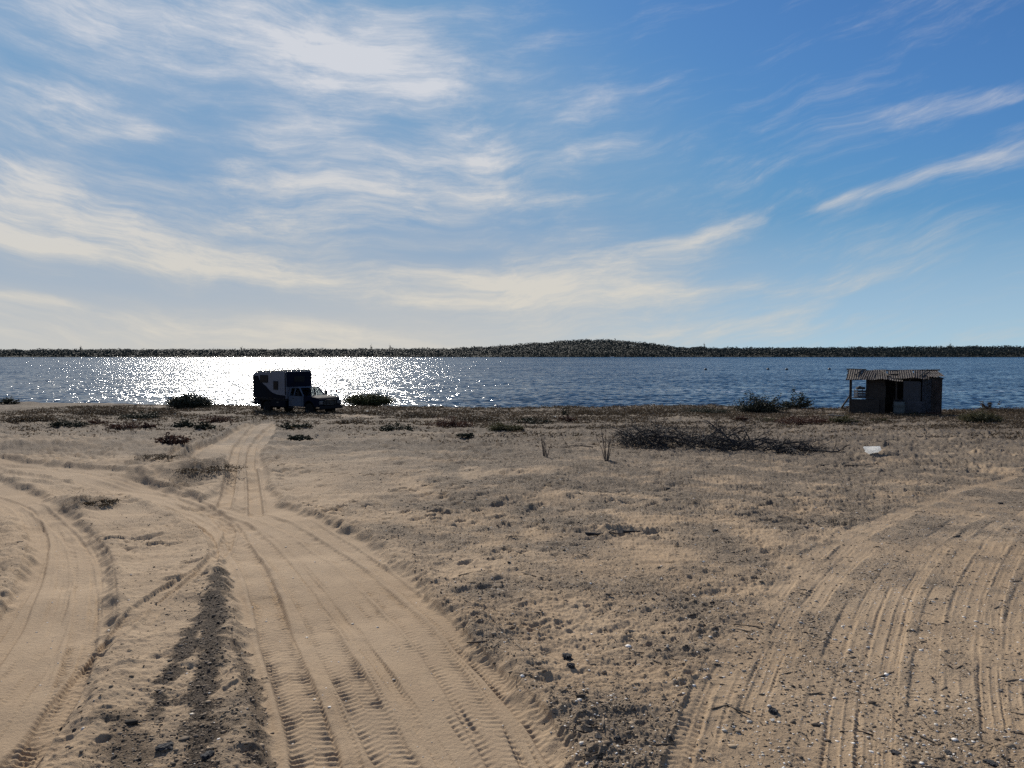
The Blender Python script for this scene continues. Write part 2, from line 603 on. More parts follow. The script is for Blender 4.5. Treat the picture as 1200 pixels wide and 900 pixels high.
    cover = sstep(-34, -12, e) * (1 - sstep(-0.6, 0.6, e)) * sstep(-0.12, 0.30, fbm(x * 0.16, y * 0.6, 4, 0.55, 71.0) + 0.34 * sstep(-20, -5, e) + 0.10 * sstep(-9, 2, x)) * (1 - 0.9 * road) * (1 - 0.8 * cut)
    debris = wild * (0.25 + 0.75 * mid) * (0.60 + 0.8 * fbm(x * 0.7, y * 0.7, 4, 0.6, 30.0))
    debris = np.maximum(debris, rs * (0.62 + 0.7 * fbm(x * 0.5, y * 0.5, 4, 0.6, 37.0)) * (1 - 0.5 * sstep(5, 9, x) * (1 - sstep(9, 18, r))))
    debris = debris * (0.55 + 0.45 * sstep(8, 18, r))
    debris = np.clip(debris + 1.0 * sstep(-46, -24, e) * (1 - road * 0.6) * (0.75 + 0.6 * fbm(x * 0.12, y * 0.4, 3, 0.5, 47.0)), 0, 1)  # far part also deepens the tone for shaded rough ground
    global BANK_LITTER_SHADE
    BANK_LITTER_SHADE = sstep(-48, -30, e) * (1 - sstep(-0.5, 1.5, e)) * (1 - 0.15 * road) * (1 - 0.3 * cut) * np.clip(0.62 + 0.7 * fbm(x * 0.14, y * 0.55, 4, 0.55, 49.0), 0.15, 1)  # darkens the far ground: plant litter plus its shaded rough sides
    return z, road, grit_shade, debris, cover, cut


def gz(x, y):
    return float(land(np.array([x], np.float32), np.array([y], np.float32))[0][0])


def at(px, py, dz=0.0):
    x, y = G(px, py)
    return (x, y, gz(x, y) + dz)


# ------------------------------------------------------------------ ground sheet
fine_az = np.arange(-50, 50.0001, 0.066)
coarse = np.arange(52.0, 308.1, 4.0)
az = np.radians(np.concatenate([fine_az, coarse]))
rs_ = [0.0 + 0.4]
while rs_[-1] < 4.4:
    rs_.append(rs_[-1] + (0.4 if rs_[-1] < 3 else 0.06))
while rs_[-1] < 84:
    q = rs_[-1]
    rs_.append(q + max(0.0085, q * q / ((EYE + SLOPE * q) * 770) * 0.80))
for q in (90, 100, 115, 140, 180, 250, 400, 700, 1500, 4000, 12000, 30000):
    rs_.append(float(q))
rr = np.array(rs_)
AZ, RR = np.meshgrid(az, rr)
gx_, gy_ = (RR * np.sin(AZ)).ravel(), (RR * np.cos(AZ)).ravel()
BANK_LITTER_SHADE = None
Z, M_road, M_grit_shade, M_deb, M_cov, M_cut = land(gx_, gy_)
na, nr = len(az), len(rr)
ii = np.arange(nr - 1)[:, None] * na
jj = np.arange(na)[None, :]
jn = (jj + 1) % na
quads = np.stack([ii + jj, ii + na + jj, ii + na + jn, ii + jn], -1).reshape(-1, 4)[:, ::-1]
V = np.stack([gx_, gy_, Z], 1)
mask = np.stack([M_road, M_grit_shade, M_deb, M_cov], 1)
mask2 = np.stack([M_cut, BANK_LITTER_SHADE, M_cut, M_cut], 1)
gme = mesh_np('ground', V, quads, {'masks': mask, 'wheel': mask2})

m, nt, b = new_mat('sand')
tc = nt.new('ShaderNodeTexCoord').outputs['Object']
at_ = nt.new('ShaderNodeAttribute', attribute_name='masks')
sep = nt.new('ShaderNodeSeparateColor')
nt.l.new(at_.outputs['Color'], sep.inputs[0])
road, grit_shade, deb = sep.outputs[0], sep.outputs[1], sep.outputs[2]
cov = at_.outputs['Alpha']
n_big = nt.noise(tc, 0.35, 5, 0.6)
n_mid = nt.noise(tc, 3.0, 6, 0.65)
n_fine = nt.noise(tc, 42.0, 5, 0.75)
n_grain = nt.noise(tc, 170.0, 3, 0.7)
c = nt.mix(nt.ramp(n_big, 0.35, 0.65), rgb(0.40, 0.285, 0.175), rgb(0.47, 0.345, 0.22))
c = nt.mix(nt.ramp(n_mid, 0.35, 0.7, 0.0, 0.45), c, rgb(0.33, 0.235, 0.15))
# untouched ground: greyer, full of dry plant crumbs and shell; far off, shade painted in too
c = nt.mix(nt.math('MULTIPLY', nt.ramp(deb, 0.0, 0.9), 0.66), c, rgb(0.255, 0.212, 0.164))
plant = nt.ramp(nt.noise(tc, 6.0, 6, 0.72), 0.44, 0.60)
c = nt.mix(nt.math('MULTIPLY', plant, nt.ramp(deb, 0.35, 1.0, 0.0, 0.62)), c, rgb(0.115, 0.092, 0.066))
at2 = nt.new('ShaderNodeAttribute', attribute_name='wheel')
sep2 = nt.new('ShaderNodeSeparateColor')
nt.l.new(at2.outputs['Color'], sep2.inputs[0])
c = nt.mix(nt.math('MULTIPLY', sep2.outputs[1], nt.ramp(n_mid, 0.25, 0.75, 0.95, 0.5)), c, rgb(0.120, 0.099, 0.077))  # litter tone, with shade of the rough far ground painted into the colour
crumb = nt.ramp(n_fine, 0.52, 0.64)
c = nt.mix(nt.math('MULTIPLY', crumb, nt.ramp(deb, 0.05, 0.75, 0.10, 0.75)), c, rgb(0.085, 0.066, 0.052))
shell = nt.ramp(nt.noise(tc, 65.0, 2, 0.6), 0.70, 0.76)
c = nt.mix(nt.math('MULTIPLY', shell, nt.ramp(deb, 0.1, 0.9, 0.02, 0.7)), c, rgb(0.62, 0.56, 0.48))
# damp gravel; also the painted shade of the far bumps and their debris
gcol = nt.mix(nt.ramp(n_fine, 0.42, 0.62), rgb(0.050, 0.039, 0.030), rgb(0.17, 0.13, 0.095))
c = nt.mix(nt.math('MULTIPLY', grit_shade, nt.ramp(nt.noise(tc, 9.0, 5, 0.7), 0.12, 0.42)), c, gcol)
# sparse creeping plants near the shore
ccol = nt.mix(nt.ramp(n_mid, 0.4, 0.65), rgb(0.050, 0.042, 0.028), rgb(0.105, 0.070, 0.050))
c = nt.mix(nt.math('MULTIPLY', cov, nt.ramp(nt.noise(tc, 2.2, 6, 0.7), 0.34, 0.54, 0.0, 0.95)), c, ccol)
c = nt.mix(nt.ramp(n_grain, 0.3, 0.7, 0.0, 0.22), c, rgb(0.18, 0.13, 0.09))
# wet sand by the water
pz = nt.new('ShaderNodeSeparateXYZ')
nt.l.new(tc, pz.inputs[0])
wet = nt.ramp(pz.outputs[2], WATER_Z + 0.02, WATER_Z + 0.22, 1.0, 0.0)
c = nt.mix(nt.math('MULTIPLY', wet, 0.6), c, rgb(0.12, 0.09, 0.065))
nt.put(b.inputs['Base Color'], c)
b.inputs['Roughness'].default_value = 0.92
b.inputs['Specular IOR Level'].default_value = 0.15
hgt = nt.math('ADD', nt.math('MULTIPLY', nt.noise(tc, 22.0, 4, 0.7), 0.045), nt.math('MULTIPLY', n_fine, 0.034))
hgt = nt.math('ADD', hgt, nt.math('MULTIPLY', n_grain, 0.005))
hgt = nt.math('MULTIPLY', hgt, nt.math('ADD', 0.22, nt.math('ADD', nt.math('MULTIPLY', deb, 0.75), nt.math('MULTIPLY', grit_shade, 0.9))))
bp = nt.new('ShaderNodeBump')
bp.inputs['Strength'].default_value = 1.0
bp.inputs['Distance'].default_value = 1.0
nt.put(bp.inputs['Height'], hgt)
nt.l.new(bp.outputs[0], b.inputs['Normal'])
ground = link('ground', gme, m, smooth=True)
tag(ground, kind='structure')

# ------------------------------------------------------------------ water
m, nt, b = new_mat('lagoon_water')
tc = nt.new('ShaderNodeTexCoord').outputs['Object']
mp = nt.new('ShaderNodeMapping')
nt.l.new(tc, mp.inputs[0])
mp.inputs['Rotation'].default_value = (0, 0, R(12))
mp.inputs['Scale'].default_value = (0.55, 1.0, 1.0)


def slope(vec, scale, detail, amp):
    """wave slopes: two independent channels of noise about zero"""
    nd = nt.new('ShaderNodeTexNoise')
    nt.l.new(vec, nd.inputs['Vector'])
    nd.inputs['Scale'].default_value = scale
    nd.inputs['Detail'].default_value = detail
    nd.inputs['Roughness'].default_value = 0.6
    v = nt.vmath('SUBTRACT', nd.outputs['Color'], (0.5, 0.5, 0.5))
    return nt.vmath('MULTIPLY', v, (amp, amp, 0.0))


s1 = slope(mp.outputs[0], 2.2, 2, 1.72)
s2 = slope(mp.outputs[0], 0.35, 2, 0.50)
s3 = slope(mp.outputs[0], 0.03, 3, 0.22)
sl = nt.vmath('ADD', nt.vmath('ADD', s1, s2), s3)
nv = nt.vmath('ADD', sl, (0.0, -0.16, 1.0))   # wave fronts lean towards this shore
nn = nt.new('ShaderNodeVectorMath', operation='NORMALIZE')
nt.l.new(nv, nn.inputs[0])
nt.put(b.inputs['Base Color'], nt.mix(nt.ramp(nt.noise(tc, 0.012, 4, 0.6), 0.35, 0.65), rgb(0.008, 0.028, 0.055), rgb(0.014, 0.042, 0.075)))
b.inputs['Roughness'].default_value = 0.125
b.inputs['IOR'].default_value = 1.333
wp = nt.new('ShaderNodeSeparateXYZ')
nt.l.new(tc, wp.inputs[0])
bar = nt.math('ADD', wp.outputs[1], nt.math('MULTIPLY', nt.noise(tc, 0.06, 2), 14.0))
band = nt.math('MULTIPLY', nt.ramp(nt.math('ABSOLUTE', nt.math('SUBTRACT', bar, 105.0)), 2.0, 6.0, 1.0, 0.0), nt.ramp(wp.outputs[0], 12, 24))
fm = nt.new('ShaderNodeMapping')
nt.l.new(tc, fm.inputs[0])
fm.inputs['Scale'].default_value = (1.3, 0.30, 1)
flecks = nt.math('MULTIPLY', band, nt.ramp(nt.noise(fm.outputs[0], 1.0, 3, 0.6), 0.60, 0.66))  # white flecks in a broken row across the water
deep = nt.mix(nt.ramp(nt.noise(tc, 0.012, 4, 0.6), 0.35, 0.65), rgb(0.008, 0.028, 0.055), rgb(0.014, 0.042, 0.075))
nt.put(b.inputs['Base Color'], nt.mix(flecks, deep, rgb(0.8, 0.8, 0.8)))
nt.l.new(nn.outputs[0], b.inputs['Normal'])
bm = bmesh.new()
vs = [bm.verts.new(p) for p in ((-25000, 30, WATER_Z), (25000, 30, WATER_Z), (25000, 40000, WATER_Z), (-25000, 40000, WATER_Z))]
bm.faces.new(vs)
water = obj('water', bm, m)
tag(water, kind='structure')

# ------------------------------------------------------------------ far shore
FAR = 812.0


def ridge(px):
    """pixel height of the far skyline above the waterline"""
    X = [-400, -100, 0, 120, 250, 400, 520, 560, 610, 650, 690, 735, 775, 815, 860, 960, 1080, 1200, 1350, 1700]
    H = [7, 8, 9, 9, 9, 9.5, 10.5, 12.5, 16.5, 20, 23, 23, 18.5, 12.5, 11.5, 11.5, 12.5, 13.5, 12.5, 9]
    return np.interp(px, X, H)


xs = np.arange(-1500, 1500.1, 6.0)
ys = np.array([FAR - 6, FAR, FAR + 5, FAR + 16, FAR + 35, FAR + 60, FAR + 110, FAR + 200, FAR + 400, FAR + 900])
frac = np.array([-1.2, 0.0, 0.18, 0.35, 0.55, 0.80, 0.95, 0.80, 0.5, 0.3])
HX, HY = np.meshgrid(xs, ys)
pxs = 600 + HX / FAR * F
hill_h = ridge(pxs) / F * FAR - 4.0
HZ = WATER_Z + np.where(frac[:, None] < 0, -1.5, 0) + np.maximum(hill_h, 0.8) * np.maximum(frac[:, None], 0) * (1 + 0.10 * fbm(HX * 0.02, HY * 0.02, 3, 0.5, 8.0))
nyy, nxx = HX.shape
ii = np.arange(nyy - 1)[:, None] * nxx
jj = np.arange(nxx - 1)[None, :]
quads = np.stack([ii + jj, ii + jj + 1, ii + nxx + jj + 1, ii + nxx + jj], -1).reshape(-1, 4)
hm = mat('hill_scrub', (0.018, 0.024, 0.017), 0.95, var=0.4, scale=0.08, dirt=(0.028, 0.028, 0.02))
hills = link('hills', mesh_np('hills', np.stack([HX.ravel(), HY.ravel(), HZ.ravel()], 1), quads), hm, smooth=True)
tag(hills, kind='structure')


def leaf_quads(P, size, up=0.3, g=rng):
    """small leaf faces round the points P"""
    n = len(P)
    a = g.normal(size=(n, 3))
    a /= np.linalg.norm(a, axis=1)[:, None]
    a[:, 2] = a[:, 2] * (1 - up) + up * np.abs(a[:, 2])
    c = g.normal(size=(n, 3))
    c -= a * (np.sum(a * c, 1) / np.sum(a * a, 1))[:, None]
    c /= np.linalg.norm(c, axis=1)[:, None] + 1e-9
    size = np.broadcast_to(np.asarray(size, float), (n,))
    s = (size * g.uniform(0.6, 1.3, n))[:, None]
    Vv = np.stack([P - a * s, P + c * s * 0.45, P + a * s, P - c * s * 0.45], 1).reshape(-1, 3)
    Qq = np.arange(n * 4).reshape(-1, 4)
    return Vv, Qq


N = 270000
wx = rng.uniform(-1150, 1150, N)
depth = rng.random(N) ** 1.5
wy = FAR - 1.5 + depth * 120
clump = fbm(wx * 0.06, wy * 0.06, 3, 0.6, 14.0)
hh = np.maximum(ridge(600 + wx / FAR * F) / F * FAR - 4.0, 0.8)
base = np.interp(wy, ys, frac) * hh
canopy = (4.0 + 2.2 * clump + 0.8 * fbm(wx * 0.25, wy * 0.25, 2, 0.5, 3.0))
wz = WATER_Z + base + np.maximum(canopy, 1.2) * rng.random(N) ** 0.6
nrm = np.stack([rng.normal(size=N) * 0.35, -0.55 + rng.normal(size=N) * 0.3, 0.8 + rng.normal(size=N) * 0.2], 1)
ax_ = np.cross(nrm, rng.normal(size=(N, 3)))
ax_ /= np.linalg.norm(ax_, axis=1)[:, None]
bx_ = np.cross(nrm, ax_)
bx_ /= np.linalg.norm(bx_, axis=1)[:, None]
P = np.stack([wx, wy, wz], 1)
sz = rng.uniform(0.5, 1.1, N)[:, None]
Vv = np.stack([P - ax_ * sz, P + bx_ * sz * 0.6, P + ax_ * sz, P - bx_ * sz * 0.6], 1).reshape(-1, 3)
Qq = np.arange(N * 4).reshape(-1, 4)
fw = link('far_wood', mesh_np('far_wood', Vv, Qq), leaf_mat('far_leaves', (0.015, 0.024, 0.016), (0.023, 0.030, 0.019), 0.0))
tag(fw, 'dark mangrove and scrub wood along the far shore of the lagoon', 'wood', kind='stuff')

bark = mat('bark', (0.10, 0.075, 0.05), 0.9, var=0.4, scale=8, bump=0.01)
far_leaf = leaf_mat('lone_tree_leaves', (0.03, 0.04, 0.022), (0.06, 0.06, 0.03), 0.05)
LONE = [(95, 2.6, 'spindly lone tree poking above the far shore at the far left'),
        (283, 2.0, 'small lone tree on the far skyline left of the camper truck'),
        (435, 3.2, 'left of two slim trees on the far skyline right of the camper truck'),
        (457, 2.8, 'right of two slim trees on the far skyline right of the camper truck'),
        (825, 2.6, 'slim lone tree on the far skyline right of the hill'),
        (1113, 2.0, 'short lone tree on the far skyline above the shack')]
for px, ht, lab in LONE:
    yy = FAR + 50
    xx = (px - 600) / F * yy
    top = (ridge(px) + ht * 0.9) / F * yy + EYE - (EYE - WATER_Z)
    zb = WATER_Z + 2.5
    th = top - zb
    t = tag(empty('lone_tree', (xx, yy, zb)), lab, 'tree')
    bm = bmesh.new()
    cyl(bm, (0, 0, -1), (0.2, 0, th * 0.9), 0.30, 0.12, 7)
    cyl(bm, (0.1, 0, th * 0.55), (0.9, 0, th * 0.8), 0.13, 0.06, 6)
    obj('trunk', bm, bark, t)
    n = 160
    P = rng.normal(size=(n, 3)) * np.array([0.55, 0.55, th * 0.16]) + np.array([0.15, 0, th * 0.80])
    Vv, Qq = leaf_quads(P, 0.42)
    link('crown', mesh_np('crown', Vv, Qq), far_leaf, t)

# little pale boat by the far shore and floats in a row
white_hull = mat('boat_paint', (0.75, 0.75, 0.72), 0.5, var=0.1)
bm = bmesh.new()
prism(bm, [(-1.9, 0.65), (-1.7, 0.0), (1.3, 0.0), (2.2, 0.85), (1.9, 0.8), (1.2, 0.62)], -0.7, 0.7, 0.08)
yb = 790.0
bt = tag(empty('small_boat', ((717 - 600) / F * yb, yb, WATER_Z - 0.1)), 'tiny pale skiff on the water under the hill on the far shore', 'boat')
obj('hull', bm, white_hull, bt)
bm = bmesh.new()
bx(bm, (-1.95, 0, 0.65), (0.25, 0.3, 0.6), bevel=0.05)
obj('outboard_motor', bm, mat('motor_black', (0.02, 0.02, 0.02), 0.4), bt)

dark_float = mat('float_black', (0.025, 0.025, 0.028), 0.5, var=0.2)
float_spots = [(827, 433.5), (900, 433.2), (922, 433.4), (972, 433.2)]
proto = None
for i, (px, py) in enumerate(float_spots):
    dy = (EYE - WATER_Z) / ((py - 413) / F)
    loc = ((px - 600) / F * dy, dy, WATER_Z)
    if proto is None:
        proto = empty('mooring_float', loc)
        bm = bmesh.new()
        lathe(bm, [(0.10, -0.25), (0.34, -0.18), (0.40, 0.08), (0.34, 0.34), (0.12, 0.46), (0.05, 0.48)], n=14)
        obj('float_body', bm, dark_float, proto, True)
        bm = bmesh.new()
        cyl(bm, (0, 0, 0.45), (0, 0, 0.62), 0.05, 0.05, 8)
        obj('float_ring', bm, dark_float, proto)
        o = proto
    else:
        o = proto.copy()
        C.objects.link(o)
        o.location = loc
        for ch in proto.children:
            cc = ch.copy()
            C.objects.link(cc)
            cc.parent = o
    labs = ['leftmost dark float on the water, well left of the shack', 'dark float on the water, left one of the close pair left of the shack',
            'dark float on the water, right one of the close pair left of the shack', 'dark float on the water just left of the shack roof',
            'dark float on the water just right of the shack roof', 'second dark float to the right of the shack roof',
            'third dark float to the right of the shack roof', 'dark float on the water nearest the right edge']
    tag(o, labs[i], 'buoy', 'dark floats in a row on the water')

# ------------------------------------------------------------------ camper truck
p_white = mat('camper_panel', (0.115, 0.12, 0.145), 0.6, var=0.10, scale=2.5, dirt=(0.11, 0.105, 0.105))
p_dark = mat('charcoal_paint', (0.006, 0.008, 0.013), 0.7, var=0.25, scale=3, spec=0.05, dirt=(0.012, 0.011, 0.011))
p_cab = mat('cab_paint', (0.060, 0.078, 0.11), 0.55, var=0.08, scale=3, spec=0.15, dirt=(0.055, 0.06, 0.07))
p_lower = mat('dark_blue_paint_and_shade', (0.007, 0.010, 0.020), 0.65, var=0.2, scale=3, spec=0.02, dirt=(0.012, 0.011, 0.011))
p_black = mat('black_plastic', (0.008, 0.008, 0.010), 0.7, var=0.2, spec=0.15)
p_rubber = mat('tyre_rubber', (0.010, 0.010, 0.010), 0.9, var=0.3, scale=12, spec=0.1, dirt=(0.02, 0.018, 0.016))
p_steel = mat('dull_steel', (0.12, 0.12, 0.12), 0.4, 0.9, var=0.2)
p_roof = mat('roof_canvas', (0.16, 0.15, 0.11), 0.8, var=0.2, scale=4)
p_red = mat('red_plastic', (0.45, 0.05, 0.03), 0.5, var=0.15)
p_amber = mat('lamp_amber', (0.6, 0.22, 0.03), 0.3, var=0.1)
m_glass, nt, b = new_mat('window_glass')
b.inputs['Base Color'].default_value = rgb(0.55, 0.62, 0.64)
b.inputs['Roughness'].default_value = 0.02
b.inputs['Transmission Weight'].default_value = 1.0
b.inputs['IOR'].default_value = 1.03
tcg = nt.new('ShaderNodeTexCoord').outputs['Object']
nt.put(b.inputs['Roughness'], nt.ramp(nt.noise(tcg, 3, 4), 0.3, 0.7, 0.01, 0.06))
m_dglass = mat('tinted_glass', (0.006, 0.008, 0.012), 0.2, var=0.1, spec=0.1)
m_lamp = mat('lamp_lens', (0.10, 0.105, 0.11), 0.12, var=0.05)

TH = R(-35)
nx, ny = G(335.5, 484.5)
truck = empty('camper_truck', (nx, ny, 0), TH)
# the near front corner of the box is at local (0,-1.12): move the origin so that it lands there
off = Matrix.Rotation(TH, 3, 'Z') @ Vector((0, -1.12, 0))
truck.location.x -= off.x
truck.location.y -= off.y
truck.location.z = gz(truck.location.x, truck.location.y) - 0.02
tag(truck, 'dark and white pickup truck carrying a tall box camper, parked at the water\'s edge', 'camper truck')

# box
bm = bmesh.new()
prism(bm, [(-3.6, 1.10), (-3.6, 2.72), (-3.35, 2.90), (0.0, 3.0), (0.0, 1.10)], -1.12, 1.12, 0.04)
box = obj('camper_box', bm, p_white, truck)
bm = bmesh.new()
prism(bm, [(-3.30, 2.905), (-3.2, 3.00), (-0.1, 3.10), (-0.02, 3.005)], -1.06, 1.06, 0.02)
obj('roof_cover', bm, p_roof, truck)
for x0, w in ((-2.6, 1.1), (-1.2, 1.0)):
    bm = bmesh.new()
    bx(bm, (x0, 0, 3.115 + (x0 + 1.9) * 0.03), (w, 1.5, 0.03), Matrix.Rotation(R(-1.8), 4, 'Y'))
    obj('solar_panel', bm, m_dglass, truck)
# dark sweep painted along the side: its edge falls from the rear window to the cab
for sgn, nm in ((-1, 'side_graphic'), (1, 'side_graphic')):
    bm = bmesh.new()
    pr = [(-3.58, 1.12), (-3.58, 2.66), (-3.0, 2.66), (-2.85, 2.35), (-2.5, 2.12), (-2.15, 1.95), (-1.85, 1.72), (-1.5, 1.52), (-1.0, 1.40), (-0.05, 1.33), (-0.05, 1.12)]
    y0 = sgn * 1.121
    prism(bm, pr, y0, y0 + sgn * 0.006)
    obj(nm, bm, p_dark, box)
    bm = bmesh.new()
    bx(bm, (-0.07, sgn * 1.124, 2.15), (0.10, 0.012, 1.55), bevel=0.004)
    obj('corner_trim', bm, p_dark, box)
# windows
for (cx, cz, w, h) in ((-2.35, 2.45, 0.78, 0.44), (-1.08, 2.02, 0.40, 0.50)):
    for sgn in (-1, 1):
        if sgn > 0 and cx > -2:
            continue
        bm = bmesh.new()
        bx(bm, (cx, sgn * 1.135, cz), (w + 0.1, 0.02, h + 0.1), bevel=0.008)
        fr = obj('window', bm, p_black, box)
        bm = bmesh.new()
        bx(bm, (cx, sgn * 1.147, cz), (w, 0.008, h))
        obj('window_pane', bm, m_dglass, fr)
bm = bmesh.new()
prism(bm, [(0.003, 1.93), (0.003, 2.95), (0.03, 2.95), (0.03, 1.93)], -1.08, 1.08)
obj('box_front_shade', bm, p_lower, box)  # dark sheet: shade on the box's front face put into its colour
bm = bmesh.new()
bx(bm, (0.04, 0.0, 2.45), (0.02, 0.9, 0.4), bevel=0.006)
obj('front_window', bm, m_dglass, box)
bm = bmesh.new()
bx(bm, (-3.615, 0.25, 1.95), (0.025, 0.7, 1.55), bevel=0.01)
dr = obj('rear_door', bm, p_dark, box)
bm = bmesh.new()
cyl(bm, (-3.65, 0.52, 1.85), (-3.65, 0.52, 2.0), 0.015)
obj('handle', bm, p_steel, dr)
# tray and lockers below the box
bm = bmesh.new()
bx(bm, (-1.8, 0, 1.03), (3.75, 2.2, 0.10), bevel=0.015)
obj('tray', bm, p_black, truck)
for sgn in (-1, 1):
    for (x0, x1, z0) in ((-1.72, -0.12, 0.55), (-3.55, -2.85, 0.62)):
        bm = bmesh.new()
        bx(bm, ((x0 + x1) / 2, sgn * 0.92, (z0 + 0.975) / 2), (x1 - x0, 0.36, 0.975 - z0), bevel=0.02)
        lk = obj('locker', bm, p_dark, truck)
        bm = bmesh.new()
        bx(bm, ((x0 + x1) / 2, sgn * 1.105, 0.85), (0.18, 0.012, 0.05), bevel=0.004)
        obj('latch', bm, p_steel, lk)
bm = bmesh.new()
for sgn in (-1, 1):
    bx(bm, (-0.3, sgn * 0.42, 0.80), (6.4, 0.09, 0.18), bevel=0.01)
for x0 in (-3.3, -2.2, -0.8, 1.2, 2.7):
    bx(bm, (x0, 0, 0.80), (0.08, 0.78, 0.12))
obj('chassis_frame', bm, p_black, truck)
bm = bmesh.new()
cyl(bm, (-2.26, -0.75, 0.44), (-2.26, 0.75, 0.44), 0.07)
bmesh.ops.create_uvsphere(bm, u_segments=12, v_segments=8, radius=0.19, matrix=Matrix.Translation((-2.26, 0, 0.44)))
obj('axle', bm, p_black, truck)
bm = bmesh.new()
cyl(bm, (2.17, -0.75, 0.44), (2.17, 0.75, 0.44), 0.06)
obj('axle', bm, p_black, truck)
bm = bmesh.new()
bx(bm, (-3.78, 0, 0.72), (0.16, 2.05, 0.12), bevel=0.02)
bx(bm, (-3.72, -0.6, 0.86), (0.07, 0.07, 0.3))
bx(bm, (-3.72, 0.6, 0.86), (0.07, 0.07, 0.3))
rb = obj('rear_bumper', bm, p_black, truck)
for sgn in (-1, 1):
    bm = bmesh.new()
    bx(bm, (-3.62, sgn * 1.0, 0.93), (0.05, 0.18, 0.09), bevel=0.01)
    obj('tail_lamp', bm, p_red, truck)
bm = bmesh.new()
bx(bm, (-3.82, 0.25, 0.42), (0.30, 0.55, 0.03), bevel=0.008)
cyl(bm, (-3.74, 0.02, 0.42), (-3.74, 0.02, 0.70), 0.018)
cyl(bm, (-3.74, 0.48, 0.42), (-3.74, 0.48, 0.70), 0.018)
obj('step', bm, p_steel, truck)
# cab shell: built in loops so that the glasshouse leans in
def cab_shell():
    bm = bmesh.new()
    prof = [(0.10, 0.62), (0.10, 1.34), (0.16, 1.90), (0.80, 1.95), (1.02, 1.90), (1.62, 1.34), (1.62, 0.62)]
    def wid(z):
        return 0.98 if z < 1.35 else 0.98 - (z - 1.34) * 0.30
    A = [bm.verts.new((x, -wid(z), z)) for x, z in prof]
    B = [bm.verts.new((x, wid(z), z)) for x, z in prof]
    n = len(prof)
    # lower sides, roof, back, floor; the side and front glass stay open
    bm.faces.new((A[0], A[1], A[5], A[6]))
    bm.faces.new((B[0], B[6], B[5], B[1]))
    bm.faces.new((A[2], B[2], B[3], A[3]))
    bm.faces.new((A[3], B[3], B[4], A[4]))
    bm.faces.new((A[0], B[0], B[1], A[1]))
    bm.faces.new((A[1], B[1], B[2], A[2]))
    bm.faces.new((A[0], A[6], B[6], B[0]))
    bm.faces.new((A[5], B[5], B[6], A[6]))
    bmesh.ops.recalc_face_normals(bm, faces=bm.faces[:])
    r = bmesh.ops.solidify(bm, geom=bm.faces[:], thickness=0.035)
    for S in (-1, 1):
        # pillars
        for a_, b_, rad in (((1.60, 1.34), (1.00, 1.90), 0.045), ((0.12, 1.34), (0.18, 1.90), 0.085), ((0.62, 1.34), (0.66, 1.93), 0.045)):
            cyl(bm, (a_[0], S * (wid(a_[1]) - 0.03), a_[1] - 0.02), (b_[0], S * (wid(b_[1]) - 0.03), b_[1]), rad, rad, 8)
        bx(bm, (0.56, S * 0.84, 1.90), (0.95, 0.07, 0.07), bevel=0.01)
    return bm
cab = obj('cab', cab_shell(), p_cab, truck)
def quad_part(name, pts, mtl, parent, th=0.012):
    bm = bmesh.new()
    bm.faces.new([bm.verts.new(p) for p in pts])
    bmesh.ops.solidify(bm, geom=bm.faces[:], thickness=th)
    return obj(name, bm, mtl, parent)
quad_part('windscreen', [(1.57, -0.90, 1.36), (1.57, 0.90, 1.36), (1.02, 0.76, 1.88), (1.02, -0.76, 1.88)], m_glass, truck)
for S in (-1, 1):
    quad_part('side_window', [(0.20, S * 0.955, 1.36), (1.48, S * 0.955, 1.36), (0.98, S * 0.80, 1.87), (0.22, S * 0.80, 1.87)], m_glass, truck)
    bm = bmesh.new()
    bx(bm, (0.95, S * 0.995, 0.99), (1.02, 0.02, 0.68), bevel=0.012)
    d_ = obj('door', bm, p_cab, truck)
    bm = bmesh.new()
    bx(bm, (0.58, S * 1.015, 1.18), (0.16, 0.025, 0.035), bevel=0.008)
    obj('handle', bm, p_black, d_)
    bm = bmesh.new()
    cyl(bm, (1.36, S * 0.96, 1.40), (1.36, S * 1.16, 1.44), 0.02)
    bx(bm, (1.38, S * 1.22, 1.52), (0.10, 0.16, 0.30), bevel=0.03)
    obj('wing_mirror', bm, p_black, truck)
    bm = bmesh.new()
    bx(bm, (0.9, S * 0.97, 0.52), (1.6, 0.20, 0.06), bevel=0.015)
    obj('running_board', bm, p_black, truck)
for S in (-1, 1):
    bm = bmesh.new()
    bx(bm, (0.55, S * 0.42, 0.95), (0.5, 0.55, 0.35), bevel=0.06)
    bx(bm, (0.32, S * 0.42, 1.35), (0.15, 0.52, 0.65), Matrix.Rotation(R(-10), 4, 'Y'), 0.05)
    bx(bm, (0.27, S * 0.42, 1.74), (0.10, 0.26, 0.16), bevel=0.03)
    obj('seat', bm, p_black, truck)
bm = bmesh.new()
bx(bm, (1.42, 0, 1.22), (0.34, 1.8, 0.22), bevel=0.05)
ds = obj('dashboard', bm, p_black, truck)
